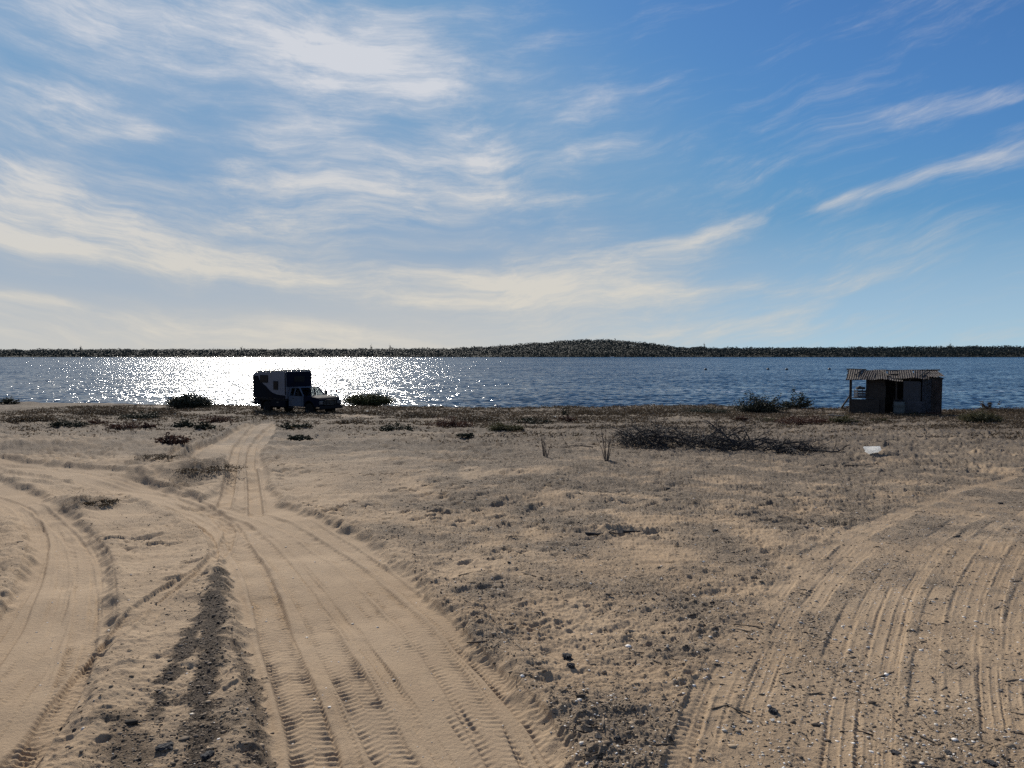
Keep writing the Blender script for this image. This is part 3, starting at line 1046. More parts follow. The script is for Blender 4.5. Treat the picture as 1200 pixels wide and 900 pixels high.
# nose: wings with wheel arches, bonnet, grille
def wing(S):
    bm = bmesh.new()
    pr = [(1.63, 0.62), (1.63, 1.30), (2.95, 1.20), (3.12, 1.10), (3.14, 0.72)]
    arch = [(2.17 + 0.56 * math.cos(a), 0.50 + 0.56 * math.sin(a)) for a in np.linspace(R(22), R(158), 11)]
    prism(bm, pr + [(2.72, 0.62)] + arch[1:-1] + [(1.68, 0.62)], S * 0.60, S * 0.99)
    return bm
for S in (-1, 1):
    obj('front_wing', wing(S), p_lower, truck)
bm = bmesh.new()
prism(bm, [(1.60, 1.20), (1.60, 1.37), (2.2, 1.36), (2.95, 1.27), (3.13, 1.16), (3.10, 1.10)], -0.93, 0.93, 0.03)
obj('bonnet', bm, p_lower, truck)
bm = bmesh.new()
bx(bm, (2.4, 0, 0.88), (1.1, 1.15, 0.55), bevel=0.04)
obj('engine', bm, p_black, truck)
bm = bmesh.new()
bx(bm, (3.13, 0, 0.93), (0.06, 1.20, 0.36), bevel=0.02)
gr = obj('grille', bm, p_black, truck)
for k in range(4):
    bm = bmesh.new()
    bx(bm, (3.17, 0, 0.81 + k * 0.085), (0.025, 1.12, 0.03), bevel=0.006)
    obj('grille_bar', bm, p_steel, gr)
for S in (-1, 1):
    bm = bmesh.new()
    bx(bm, (3.14, S * 0.78, 0.95), (0.07, 0.30, 0.24), bevel=0.03)
    obj('headlight', bm, m_lamp, truck)
    bm = bmesh.new()
    bx(bm, (3.06, S * 0.95, 0.95), (0.12, 0.06, 0.2), bevel=0.015)
    obj('indicator', bm, p_amber, truck)
bm = bmesh.new()
bx(bm, (3.26, 0, 0.62), (0.16, 1.98, 0.22), bevel=0.05)
for S in (-1, 1):
    cyl(bm, (3.28, S * 0.45, 0.70), (3.28, S * 0.45, 1.12), 0.03)
cyl(bm, (3.28, -0.45, 1.12), (3.28, 0.45, 1.12), 0.03)
obj('front_bumper', bm, p_black, truck)
for S in (-1, 1):
    for xw, yy, nm in ((2.17, 0.86, 'wheel'), (-2.26, 0.90, 'wheel')):
        w_ = empty('wheel', (xw, S * yy, 0.44))
        w_.parent = truck
        bm = bmesh.new()
        lathe(bm, [(0.235, -0.13), (0.38, -0.145), (0.43, -0.12), (0.445, -0.05), (0.445, 0.05), (0.43, 0.12), (0.38, 0.145), (0.235, 0.13)], 'Y', 28)
        obj('tyre', bm, p_rubber, w_, True)
        bm = bmesh.new()
        lathe(bm, [(0.06, S * 0.12), (0.16, S * 0.07), (0.22, S * 0.12), (0.238, S * 0.138), (0.238, -S * 0.11)], 'Y', 24)
        obj('rim', bm, p_steel, w_)
    bm = bmesh.new()
    bx(bm, (-2.80, S * 0.92, 0.52), (0.02, 0.36, 0.45), bevel=0.006)
    obj('mudflap', bm, p_black, truck)
    # arch over the rear wheel
    bm = bmesh.new()
    a0 = [(-2.26 + 0.56 * math.cos(a), 0.46 + 0.52 * math.sin(a)) for a in np.linspace(R(18), R(162), 12)]
    a1 = [(-2.26 + 0.61 * math.cos(a), 0.46 + 0.57 * math.sin(a)) for a in np.linspace(R(162), R(18), 12)]
    prism(bm, [(x, min(z, 0.975)) for x, z in a0 + a1], S * 0.72, S * 1.08)
    obj('rear_wheel_arch', bm, p_black, truck)
bm = bmesh.new()
cyl(bm, (2.85, 0.80, 1.24), (2.85, 0.80, 1.75), 0.008, 0.006, 6)
an = obj('antenna', bm, p_black, truck)
bm = bmesh.new()
prism(bm, [(2.83, 1.58), (2.83, 1.76), (2.98, 1.72), (2.98, 1.60)], 0.795, 0.805)
obj('red_pennant', bm, p_red, an)

# ------------------------------------------------------------------ shack
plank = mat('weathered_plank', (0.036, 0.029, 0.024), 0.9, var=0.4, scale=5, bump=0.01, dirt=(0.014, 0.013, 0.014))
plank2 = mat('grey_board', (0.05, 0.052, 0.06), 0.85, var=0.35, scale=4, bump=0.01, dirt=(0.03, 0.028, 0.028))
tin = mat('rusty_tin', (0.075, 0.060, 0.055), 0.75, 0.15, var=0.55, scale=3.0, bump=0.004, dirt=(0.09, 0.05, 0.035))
tin2 = mat('pale_worn_tin', (0.17, 0.14, 0.115), 0.75, 0.15, var=0.5, scale=3.5, bump=0.004, dirt=(0.06, 0.045, 0.035))
tarp = mat('blue_tarp', (0.026, 0.029, 0.038), 0.6, var=0.3, scale=4, bump=0.01)
pale = mat('pale_sheet', (0.07, 0.08, 0.10), 0.7, var=0.35, scale=5, bump=0.008, dirt=(0.05, 0.05, 0.05))
sx, sy = G(1048, 487)
shack = tag(empty('fishing_shack', (sx, sy, gz(sx, sy) - 0.05), R(-25)), 'dark tumbledown plank shack with rusty corrugated roof by the water', 'shack')
shack.scale = (0.90, 1, 1)
X0, X1, DP = -2.95, 2.85, 3.0        # front runs along x, the back is at y = DP
def corr(x0, x1, zf, zb, yf, yb, ph, seed):
    """a corrugated sheet: ridges run down the slope"""
    n = int((x1 - x0) / 0.019)
    bm = bmesh.new()
    rows = []
    r_ = random.Random(seed)
    sag = r_.uniform(-0.05, 0.04)
    skew, cutz = r_.uniform(-0.10, 0.10), [r_.uniform(-0.16, 0.10) for _ in range(4)]
    for k, t in enumerate(np.linspace(0, 1, 6)):
        row = []
        for i in range(n + 1):
            x = x0 + (x1 - x0) * i / n
            w = 0.016 * math.sin(2 * math.pi * x / 0.152 + ph)
            z = zf + (zb - zf) * t + w + sag * math.sin(t * math.pi) + 0.03 * math.sin(x * 1.7 + seed)
            f_ = i / n
            ragged = cutz[min(3, int(f_ * 4))] * (1 - t) ** 3
            row.append(bm.verts.new((x + skew * (t - 0.5) * 2, yf + ragged * 1.5 + (yb - yf) * t, z + 0.05 * (1 - t) * (f_ - 0.5) * (1 if seed % 2 else -1) - abs(ragged) * 0.25)))
        rows.append(row)
    for a_, b_ in zip(rows[:-1], rows[1:]):
        for i in range(n):
            bm.faces.new((a_[i], a_[i + 1], b_[i + 1], b_[i]))
    bmesh.ops.solidify(bm, geom=bm.faces[:], thickness=0.006)
    return bm
sheets = [(-3.16, -2.2, 2.34, 2.90, -0.62, 2.5), (-2.28, -1.3, 2.33, 2.86, -0.5, 3.05), (-1.38, -0.45, 2.36, 2.90, -0.38, 3.0), (-0.52, 0.4, 2.31, 2.86, -0.55, 3.05),
          (0.33, 1.28, 2.44, 2.90, -0.30, 3.05), (1.2, 2.15, 2.46, 2.90, -0.35, 3.0), (2.08, 3.02, 2.60, 2.92, -0.30, 3.05)]
for i, (a_, b_, zf, zb, yf, yb) in enumerate(sheets):
    o = obj('roof_sheet', corr(a_, b_, zf + 0.012 * (i % 2), zb + 0.012 * (i % 2), yf, yb, i * 1.3, i + 1), tin2 if i in (0, 3) else tin, shack)
    o.rotation_euler = (0, R((0, .6, -1.0, .8, -.5, 1.1, 0)[i]), R((1.5, -1.2, 0.8, -2.0, 1.6, -0.7, 1.8)[i]))
for (yy, z) in ((-0.02, 2.33), (1.5, 2.58), (2.95, 2.80)):
    bm = bmesh.new()
    cyl(bm, (-3.25, yy, z - 0.02), (3.05, yy, z + 0.12), 0.05, 0.045, 8)
    obj('roof_beam', bm, plank, shack)
for (xa, ya, xb, yb, zz_) in ((-2.6, 0.3, -2.2, 2.7, 0.0), (-0.4, 0.2, -0.9, 2.4, 0.0), (1.6, 0.1, 2.2, 2.6, 0.04)):
    bm = bmesh.new()
    za, zb_ = 2.50 + 0.16 * ya + 0.05 + zz_, 2.36 + 0.175 * yb + 0.10 + zz_
    cyl(bm, (xa, ya, za), (xb, yb, zb_), 0.045, 0.035, 8)
    obj('roof_batten', bm, plank, shack)
bm = bmesh.new()
cyl(bm, (-3.3, 2.9, 2.92), (-1.9, 3.0, 2.90), 0.05, 0.04, 8)
obj('roof_pole', bm, plank, shack)
for (x, y, h) in ((X0, 0, 2.32), (X0, DP, 2.75), (-1.85, 0.0, 2.36), (-1.85, DP, 2.76), (0.1, 0, 2.36), (0.95, 0, 2.40), (X1, 0, 2.52), (X1, DP, 2.85)):
    bm = bmesh.new()
    cyl(bm, (x, y, -0.1), (x + random.uniform(-.05, .05), y, h), 0.06, 0.05, 8)
    obj('post', bm, plank, shack)
def boards(x0, x1, z0, z1, y, vert=True, w=0.16, seed=1, th=0.025):
    """a wall of uneven boards as one panel"""
    r_ = random.Random(seed)
    bm = bmesh.new()
    if vert:
        x = x0
        while x < x1 - 0.03:
            ww = min(w * r_.uniform(0.75, 1.2), x1 - x)
            t_ = z1 + r_.uniform(-0.06, 0.05)
            bx(bm, (x + ww / 2, y + r_.uniform(-.012, .012), (z0 + t_) / 2), (ww + 0.004, th + 0.006 * (int(x * 50) % 2), t_ - z0), Matrix.Rotation(R(r_.uniform(-.5, .5)), 4, 'Y'))
            x += ww
    else:
        z = z0
        while z < z1 - 0.03:
            ww = min(w * r_.uniform(0.75, 1.2), z1 - z)
            a_, b_ = x0 + r_.uniform(-.05, .04), x1 + r_.uniform(-.04, .05)
            bx(bm, ((a_ + b_) / 2, y + r_.uniform(-.012, .012), z + ww / 2), (b_ - a_, th + 0.006 * (int(z * 50) % 2), ww + 0.004), Matrix.Rotation(R(r_.uniform(-.7, .7)), 4, 'Y'))
            z += ww
    return bm
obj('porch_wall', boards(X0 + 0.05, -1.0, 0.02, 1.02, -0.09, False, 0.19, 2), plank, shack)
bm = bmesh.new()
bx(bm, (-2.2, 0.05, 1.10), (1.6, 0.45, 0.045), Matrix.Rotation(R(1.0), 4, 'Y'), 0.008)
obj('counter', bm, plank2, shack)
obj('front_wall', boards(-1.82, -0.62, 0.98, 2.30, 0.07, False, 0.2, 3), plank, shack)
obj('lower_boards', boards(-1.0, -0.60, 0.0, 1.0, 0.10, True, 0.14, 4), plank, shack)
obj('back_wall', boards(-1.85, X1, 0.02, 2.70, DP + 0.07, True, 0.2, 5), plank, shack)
bm = bmesh.new()
for k in range(12):
    bx(bm, (X1 + 0.075, 0.14 + k * 0.25, 1.25), (0.025, 0.235, 2.5))
obj('end_wall', bm, plank, shack)
bm = bmesh.new()
for k in range(11):
    bx(bm, (-1.88 , 0.25 + k * 0.25, 1.25), (0.025, 0.235, 2.5))
obj('inner_wall', bm, plank, shack)
obj('door_leaf', boards(-0.05, 0.82, 0.05, 1.1, 0.55, True, 0.22, 15), plank, shack)
bm = bmesh.new()
bx(bm, (0.5, DP - 0.12, 1.3), (4.6, 0.03, 2.6))
obj('back_gap_blocker', bm, plank, shack)  # added sheet that stops light coming through the back wall's gaps
obj('tarp_panel', boards(0.55, 1.65, 0.9, 2.22, -0.09, True, 0.36, 6, 0.012), tarp, shack)
obj('low_panel', boards(0.6, 2.0, 0.0, 0.95, -0.105, False, 0.24, 7), plank2, shack)
bm = corr(1.62, 2.22, 0, 0, 0, 0, 0, 3) if False else bmesh.new()
def corr_wall(x0, x1, z0, z1, y, ph):
    bm = bmesh.new()
    n = int((x1 - x0) / 0.019)
    A, B = [], []
    for i in range(n + 1):
        x = x0 + (x1 - x0) * i / n
        w = 0.018 * math.sin(2 * math.pi * x / 0.152 + ph)
        A.append(bm.verts.new((x, y + w, z0)))
        B.append(bm.verts.new((x + 0.02, y + w, z1)))
    for i in range(n):
        bm.faces.new((A[i], A[i + 1], B[i + 1], B[i]))
    bmesh.ops.solidify(bm, geom=bm.faces[:], thickness=0.005)
    return bm
obj('pale_wall_sheet', corr_wall(1.72, 2.38, 0.05, 2.38, -0.13, 0), pale, shack)
obj('rusty_wall_sheet', corr_wall(2.30, 2.96, 0.02, 2.45, -0.17, 1), tin, shack)

def sh(lx, ly, lz=0.0):
    return shack.matrix_basis @ Vector((lx, ly, lz))
bpy.context.view_layer.update()
# drum
p = sh(0.28, -0.55)
drum = tag(empty('drum', (p.x, p.y, gz(p.x, p.y) - 0.02)), 'grey green plastic drum standing in front of the shack doorway', 'drum')
dm = mat('drum_plastic', (0.055, 0.068, 0.07), 0.5, var=0.2, scale=5, dirt=(0.09, 0.08, 0.07))
bm = bmesh.new()
lathe(bm, [(0.28, 0.0), (0.33, 0.04), (0.345, 0.25), (0.355, 0.30), (0.345, 0.35), (0.345, 0.65), (0.355, 0.70), (0.345, 0.75), (0.33, 0.93), (0.29, 0.98), (0.05, 0.985)], n=28)
obj('barrel_body', bm, dm, drum, True)
bm = bmesh.new()
lathe(bm, [(0.30, 0.96), (0.345, 0.965), (0.345, 1.0), (0.30, 1.02), (0.04, 1.025)], n=28)
obj('lid', bm, p_black, drum)
# things on the counter
p = sh(-2.28, 0.05, 1.125)
bxo = tag(empty('fish_crate', p, R(8)), 'dark crate standing on the shack\'s porch counter', 'crate')
crm = mat('crate_plastic', (0.05, 0.055, 0.07), 0.6, var=0.25)
bm = bmesh.new()
for k in range(3):
    bx(bm, (0, -0.20, 0.08 + k * 0.16), (0.62, 0.02, 0.12))
    bx(bm, (0, 0.20, 0.08 + k * 0.16), (0.62, 0.02, 0.12))
    bx(bm, (-0.30, 0, 0.08 + k * 0.16), (0.02, 0.38, 0.12))
    bx(bm, (0.30, 0, 0.08 + k * 0.16), (0.02, 0.38, 0.12))
for a_ in (-.29, .29):
    for b_ in (-.19, .19):
        bx(bm, (a_, b_, 0.26), (0.035, 0.035, 0.53))
obj('crate_sides', bm, crm, bxo)
bm = bmesh.new()
bx(bm, (0, 0, 0.012), (0.6, 0.38, 0.022))
obj('crate_floor', bm, crm, bxo)
p = sh(-2.26, 0.05, 1.66)
bag = empty('folded_net', p)
tag(bag, 'dark bundle of net heaped on top of the counter crate', 'net')
bm = bmesh.new()
bmesh.ops.create_icosphere(bm, subdivisions=3, radius=1.0)
for v in bm.verts:
    n = v.co.normalized()
    k = 1 + 0.18 * math.sin(5 * n.x + 2) * math.cos(4 * n.y) + 0.1 * math.sin(11 * n.z + 6 * n.x)
    v.co = Vector((n.x * 0.30 * k, n.y * 0.20 * k, max(0, n.z + 0.35) * 0.15 * k))
obj('net_bundle', bm, mat('net_cord', (0.05, 0.05, 0.055), 0.95, var=0.4, scale=20, bump=0.02), bag)
# leaning pole, planks on the sand beside it
a_, b_ = at(980, 480), sh(-2.97, -0.16, 1.22)
lp = empty('leaning_pole', a_)
tag(lp, 'long grey pole leaning against the left post of the shack', 'pole')
bm = bmesh.new()
cyl(bm, (0, 0, -0.05), Vector(b_) - Vector(a_), 0.07, 0.055, 9)
obj('shaft', bm, plank2, lp)
for (px, py, rz, ln, lab) in ((986, 486, 10, 1.3, 'weathered board lying on the sand left of the shack, behind the other'), (981, 489, -8, 1.0, 'short weathered board lying on the sand left of the shack, in front')):
    q = at(px, py, 0.05)
    bm = bmesh.new()
    bx(bm, (0, 0, 0), (ln, 0.2, 0.05), bevel=0.008)
    o = obj('loose_board', bm, plank2, loc=q)
    o.rotation_euler = (R(4), R(3), R(rz))
    tag(o, lab, 'board')

# ------------------------------------------------------------------ shrubs and low mats
def shrub_mesh(n, wx_, wy_, h, leaf, seed, ragged=0.3, stems=0):
    g = np.random.default_rng(seed)
    # sprays of leaves along many arching stems
    ns = max(14, n // 40)
    ang = g.uniform(0, 2 * np.pi, ns)
    rad = np.sqrt(g.random(ns))
    top = np.sqrt(np.clip(1 - (rad * 0.92) ** 2, 0.02, 1)) * (1 - ragged / 2 + ragged * g.normal(size=ns) * 0.8)
    ex, ey, ez = rad * np.cos(ang) * wx_, rad * np.sin(ang) * wy_, np.maximum(top, 0.2) * h
    k = g.integers(0, ns, n)
    t = g.random(n) ** 0.55
    jit = g.normal(size=(n, 3)) * np.array([wx_ * 0.07, wy_ * 0.07, h * 0.07])
    P = np.stack([ex[k] * (0.35 + 0.65 * t), ey[k] * (0.35 + 0.65 * t), ez[k] * t], 1) + jit
    P[:, 2] = np.maximum(P[:, 2], 0.01)
    return leaf_quads(P, leaf, 0.4, g), (ex, ey, ez)


def shrub(name, px, py, wpx, hpx, mtl, label, cat='shrub', n=2200, leaf=0.075, ragged=0.35, dwid=0.55, group=None, seed=1, stem=True):
    x, y, z = at(px, py)
    dist = math.hypot(x, y)
    w = wpx / F * y / 2 * 1.12
    h = hpx / F * y * 1.15
    y += w * dwid
    z = gz(x, y)
    o = empty(name, (x, y, z - 0.03))
    (Vv, Qq), (ex, ey, ez) = shrub_mesh(n, w, w * dwid, h, leaf, seed, ragged)
    link('foliage', mesh_np('foliage', Vv, Qq), mtl, o)
    if stem:
        bm = bmesh.new()
        for i in range(0, len(ex), 3):
            cyl(bm, (ex[i] * 0.15, ey[i] * 0.15, 0), (ex[i] * 0.9, ey[i] * 0.9, ez[i] * 0.95), 0.018, 0.006, 5)
        obj('stems', bm, bark, o)
    tag(o, label, cat, group)
    return o


l_dark = leaf_mat('dark_leaves', (0.030, 0.036, 0.022), (0.055, 0.055, 0.032), 0.12)
l_green = leaf_mat('yellow_green_leaves', (0.040, 0.050, 0.016), (0.075, 0.075, 0.026), 0.22)
l_red = leaf_mat('red_brown_leaves', (0.080, 0.038, 0.028), (0.12, 0.065, 0.042), 0.2)
l_olive = leaf_mat('olive_leaves', (0.065, 0.066, 0.030), (0.11, 0.095, 0.045), 0.25)
l_brown = leaf_mat('dry_brown_leaves', (0.075, 0.055, 0.034), (0.13, 0.092, 0.055), 0.2)

shrub('shrub', 216, 480.5, 54, 16, l_dark, 'dark rounded bush at the water edge left of the camper truck', n=9000, seed=3, ragged=0.16)
shrub('shrub', 428, 478, 60, 14, l_green, 'low dense green bush just right of the camper truck', n=9000, seed=4, ragged=0.14)
shrub('shrub', 897, 484, 62, 17, l_dark, 'larger dark spiky bush left of the shack', n=5200, seed=5, ragged=0.5)
shrub('shrub', 938, 482, 38, 13, l_dark, 'smaller dark thin bush between the larger bush and the shack', n=2000, seed=6, ragged=0.7)
shrub('shrub', 1157, 497, 48, 11, l_olive, 'low green mound right of the shack', n=4500, seed=7, leaf=0.05)
shrub('shrub', 1165, 483, 30, 9, l_brown, 'small brown bush behind the green mound right of the shack', n=700, seed=8, ragged=0.7)
shrub('shrub', 3, 473.5, 28, 7, l_dark, 'small dark bush on the beach at the left edge', n=1200, seed=9)
shrub('shrub', 662, 489, 12, 15, l_dark, 'small upright leafy plant on the bank at the water edge', n=240, seed=10, ragged=0.8, leaf=0.06)

MATS = [
    (70, 501.5, 40, 8, 'd', 'dark mat of low plants, frontmost at the far left of the bank'),
    (22, 496, 60, 9, 'b', 'long brown mat of low plants at the left edge of the bank'),
    (100, 488, 74, 7, 'b', 'widest brown mat of low plants left of the rounded bush'),
    (152, 492, 50, 7, 'd', 'dark mat of low plants between the white scraps left of the bush'),
    (136, 504, 44, 6, 'r', 'thin dark red mat of low plants in front at the left'),
    (108, 498, 28, 4, 'r', 'narrow reddish mat behind the thin dark red mat'),
    (170, 502.5, 17, 5, 'r', 'small reddish tuft of low plants left of the camper track'),
    (211, 501, 26, 9, 'd', 'dark clump right under the rounded bush by the water'),
    (236, 504, 25, 7, 'd', 'dark clump beside the track towards the camper truck'),
    (247, 496, 38, 8, 'r', 'reddish brown mat left of the camper truck\'s rear'),
    (195, 524, 38, 10, 'r', 'purplish red tuft standing alone in front of the bank at left'),
    (185, 487, 40, 6, 'b', 'brown mat spreading left at the foot of the rounded bush'),
    (342, 505, 36, 4, 'd', 'thin dark mat in front of the camper truck'),
    (347, 516, 30, 4, 'd', 'thin dark mat, lowest of those in front of the camper truck'),
    (405, 499, 40, 5, 'b', 'brown mat at the right of the camper truck\'s shadow'),
    (462, 508, 38, 9, 'd', 'dark round clump right of the camper truck, nearest of its row'),
    (425, 486, 50, 4, 'b', 'brown mat under the yellow green bush'),
    (525, 503, 50, 8, 'r', 'dark red low clump in the middle of the bank'),
    (592, 506, 42, 7, 'o', 'olive green low clump right of the dark red one'),
    (560, 496, 60, 5, 'b', 'long thin brown mat behind the dark red clump'),
    (490, 491, 60, 5, 'b', 'brown mat near the water right of the yellow green bush'),
    (622, 497, 52, 6, 'd', 'dark mat left of the upright leafy plant'),
    (664, 495, 28, 5, 'r', 'reddish tuft at the foot of the upright leafy plant'),
    (705, 489, 90, 6, 'b', 'wide brown mat on the bank behind the brush heap\'s left end'),
    (770, 487, 80, 7, 'b', 'wide brown mat on the bank crest behind the brush heap'),
    (832, 486, 60, 6, 'd', 'dark mat on the bank left of the larger spiky bush'),
    (869, 494, 20, 5, 'r', 'small reddish tuft below the larger spiky bush'),
    (905, 494, 34, 5, 'o', 'olive mat below and between the two spiky bushes'),
    (950, 498, 64, 6, 'r', 'long reddish mat in front of the shack\'s left side'),
    (992, 497, 34, 6, 'o', 'olive clump at the left front corner of the shack'),
    (1036, 495, 22, 4, 'o', 'small olive tuft in front of the shack'),
    (1078, 489, 26, 4, 'd', 'dark tuft at the foot of the shack\'s pale wall sheet'),
    (1097, 488.5, 26, 6, 'r', 'reddish brown tuft at the shack\'s right front corner'),
    (1190, 486, 40, 6, 'b', 'brown mat on the bank at the right edge'),
    (1125, 486, 30, 4, 'b', 'brown mat between the shack and the small brown bush'),
    (545, 514, 20, 3, 'd', 'small dark tuft alone on the sand below the dark red clump'),
]
md = {'d': l_dark, 'b': l_brown, 'r': l_red, 'o': l_olive}
for i, (px, py, w, h, k, lab) in enumerate(MATS):
    n = int(700 + w * 55)
    shrub('low_plant_mat', px, py, w, h * 0.85, md[k], lab, 'ground plant', n=n, leaf=0.05, ragged=0.55, dwid=0.75, group='low plant mats on the bank', seed=100 + i, stem=False)

for (px, py, w, h, lab, sd_) in ((236, 566, 84, 3, 'dry dark scrub on the hump between the track and the arm to the truck', 71), (103, 599, 46, 3.5, 'dry dark scrub on the hump left of the middle track', 72),
                             (165, 547, 60, 3, 'thin dry scrub above the bend of the middle track', 73)):
    shrub('dry_scrub', px, py, w, h, l_brown, lab, 'dry plant', n=1500, leaf=0.024, ragged=0.5, dwid=0.9, seed=sd_, stem=False)
# countless sprigs between the mats
n0 = 150000
px_ = rng.uniform(-36, 42, n0)
py_ = rng.uniform(26, 64, n0)
zz, rd_, gt_, db_, cv_, ct_ = land(px_, py_)
sy_ = np.interp(px_, SHORE_X, SHORE_Y)
keep = (rng.random(n0) < cv_ * 0.8) & (rd_ < 0.2) & (py_ < sy_ - 0.6)
P = np.stack([px_, py_, zz + 0.03], 1)[keep]
P = np.repeat(P, 5, 0) + rng.normal(size=(len(P) * 5, 3)) * np.array([0.10, 0.10, 0.03])
Vv, Qq = leaf_quads(P, 0.055, 0.5)
tag(link('creeping_plants', mesh_np('creeping_plants', Vv, Qq), l_brown), 'sparse creeping plants scattered over the sandy bank', 'ground cover', kind='stuff')

# dry upright stalks
stalk = mat('dry_stalk', (0.15, 0.115, 0.085), 0.9, var=0.35, scale=10)
def stalks(px, py, hpx, n, spread, lab, seed):
    r_ = random.Random(seed)
    x, y, z = at(px, py)
    h = hpx / F * y
    o = tag(empty('dry_stalks', (x, y, z - 0.02)), lab, 'dry plant')
    for i in range(n):
        bm = bmesh.new()
        a = r_.uniform(0, 6.28)
        l = h * r_.uniform(0.55, 1.0)
        s = spread * r_.uniform(0.2, 1)
        p0 = Vector((r_.uniform(-.06, .06), r_.uniform(-.06, .06), 0))
        p1 = p0 + Vector((math.cos(a) * s * .4, math.sin(a) * s * .4, l * .55))
        p2 = p0 + Vector((math.cos(a) * s, math.sin(a) * s, l))
        cyl(bm, p0, p1, 0.014, 0.010, 6)
        cyl(bm, p1, p2, 0.010, 0.005, 6)
        for _ in range(2):
            t = r_.uniform(.3, .8)
            q = p1.lerp(p2, t)
            cyl(bm, q, q + Vector((r_.uniform(-.12, .12), r_.uniform(-.12, .12), r_.uniform(.05, .16))), 0.006, 0.003, 5)
        obj('stem', bm, stalk, o)
    return o
stalks(711, 544, 42, 11, 0.28, 'taller bunch of dry upright stalks on the sand left of the brush heap', 4)
stalks(639, 540, 28, 8, 0.24, 'shorter bunch of dry upright stalks further left of the brush heap', 9)

# ------------------------------------------------------------------ brush heap
dead = mat('dead_branch', (0.038, 0.033, 0.031), 0.9, var=0.4, scale=6, bump=0.01)
twig_m = mat('dead_twigs', (0.042, 0.038, 0.036), 0.9, var=0.4, scale=3)
def bent(bm, p, d, L, r0, r_, droop=0.3, n=7, wander=0.22, rec=0):
    """a crooked tapered limb; returns its points"""
    pts = [Vector(p)]
    d = Vector(d).normalized()
    for i in range(n):
        d = (d + Vector((r_.uniform(-1, 1), r_.uniform(-1, 1), r_.uniform(-1, 1) - droop)) * wander).normalized()
        q = pts[-1] + d * (L / n)
        if q.z < 0.02:
            q.z = 0.02 + r_.uniform(0, .02)
            d.z = abs(d.z) * 0.2
        pts.append(q)
    rings = []
    for i, q in enumerate(pts):
        t = i / n
        rad = r0 * (1 - 0.85 * t)
        dd = (pts[min(i + 1, n)] - pts[max(i - 1, 0)]).normalized()
        qt = dd.to_track_quat('Z', 'Y')
        rings.append([bm.verts.new(q + qt @ Vector((rad * math.cos(a), rad * math.sin(a), 0))) for a in np.linspace(0, 2 * math.pi, 6, endpoint=False)])
    for A, B in zip(rings[:-1], rings[1:]):
        for k in range(6):
            bm.faces.new((A[k], A[(k + 1) % 6], B[(k + 1) % 6], B[k]))
    if rec:
        for _ in range(r_.randint(2, 4)):
            i = r_.randint(2, n - 1)
            dd = (pts[i] - pts[i - 1]).normalized() + Vector((r_.uniform(-1, 1), r_.uniform(-1, 1), r_.uniform(-.3, .8))) * 0.8
            bent(bm, pts[i], dd, L * r_.uniform(.25, .5), r0 * 0.45, r_, droop, 5, wander, rec - 1)
    return pts

hx, hy, hz = at(838, 526)
heap = tag(empty('brush_heap', (hx, hy, hz - 0.03)), 'tangled heap of dead grey branches lying on the sand', 'brush heap')
r_ = random.Random(77)
mpp = hy / F
twp = []
for i in range(92):
    t = r_.random()
    px = 730 + 225 * (t ** 1.15)
    f = (px - 838) * mpp
    hgt_ = np.interp(px, [727, 745, 770, 800, 830, 860, 890, 925, 960], [.6, 1.0, 1.1, .85, .95, .8, .55, .4, .2])
    front = np.interp(px, [727, 780, 850, 900, 960], [.9, .8, -.3, -.7, -.6])
    p = Vector((f, front * 0.6 + r_.uniform(-.7, .9), r_.uniform(0.02, hgt_ * 0.55)))
    a = r_.choice((0, math.pi)) + r_.gauss(0, 0.6)
    el = r_.uniform(-0.05, 0.6) if i % 3 else r_.uniform(.4, 1.15)
    d = (math.cos(a) * math.cos(el), math.sin(a) * math.cos(el), math.sin(el))
    L = r_.uniform(0.9, 2.0) * (0.7 if px > 900 else 1)
    if el > .5:
        L *= 0.5
    bm = bmesh.new()
    pts = bent(bm, p, d, L, r_.uniform(.018, .046), r_, 0.30, 7, 0.24, 2)
    obj('branch', bm, dead, heap)
# thin twigs and shrivelled leaves packed through the heap
bm = bmesh.new()
for i in range(1500):
    px = 728 + 235 * (r_.random() ** 1.25 if i % 3 else r_.choice((.06, .13, .2, .33, .46, .5, .62, .78)) + r_.gauss(0, .025))
    f = (px - 838) * mpp
    hgt_ = np.interp(px, [727, 745, 770, 800, 830, 860, 890, 925, 960], [.55, .95, 1.0, .8, .85, .75, .5, .35, .15])
    front = np.interp(px, [727, 780, 850, 900, 960], [.9, .8, -.3, -.7, -.6])
    p = Vector((f, front * 0.6 + r_.gauss(0, .55), r_.uniform(0.0, 1.0) ** 1.3 * hgt_ * (0.55 + 0.45 * abs(math.sin(px * 0.083)))))
    a = r_.uniform(0, 6.28)
    el = r_.gauss(0.15, 0.5)
    l = r_.uniform(.25, .6)
    q = p + Vector((math.cos(a) * math.cos(el), math.sin(a) * math.cos(el), math.sin(el))) * l
    q.z = max(q.z, 0.01)
    cyl(bm, p, q, 0.009, 0.004, 4)
tw = obj('twigs', bm, twig_m, heap)
tag(tw, kind='stuff')
n = 2600
fx_ = (728 + 130 * rng.random(n) ** 1.2 - 838) * mpp
hgt_ = np.interp(fx_ / mpp + 838, [727, 745, 770, 800, 830, 860], [.5, .9, .95, .7, .55, .25])
P = np.stack([fx_, rng.normal(size=n) * 0.5 + 0.4, rng.random(n) * hgt_], 1)
Vv, Qq = leaf_quads(P, 0.035, 0.2)
tag(link('shrivelled_leaves', mesh_np('shrivelled_leaves', Vv, Qq), leaf_mat('dead_leaves', (0.055, 0.055, 0.05), (0.12, 0.11, 0.095), 0.1), heap), kind='stuff')

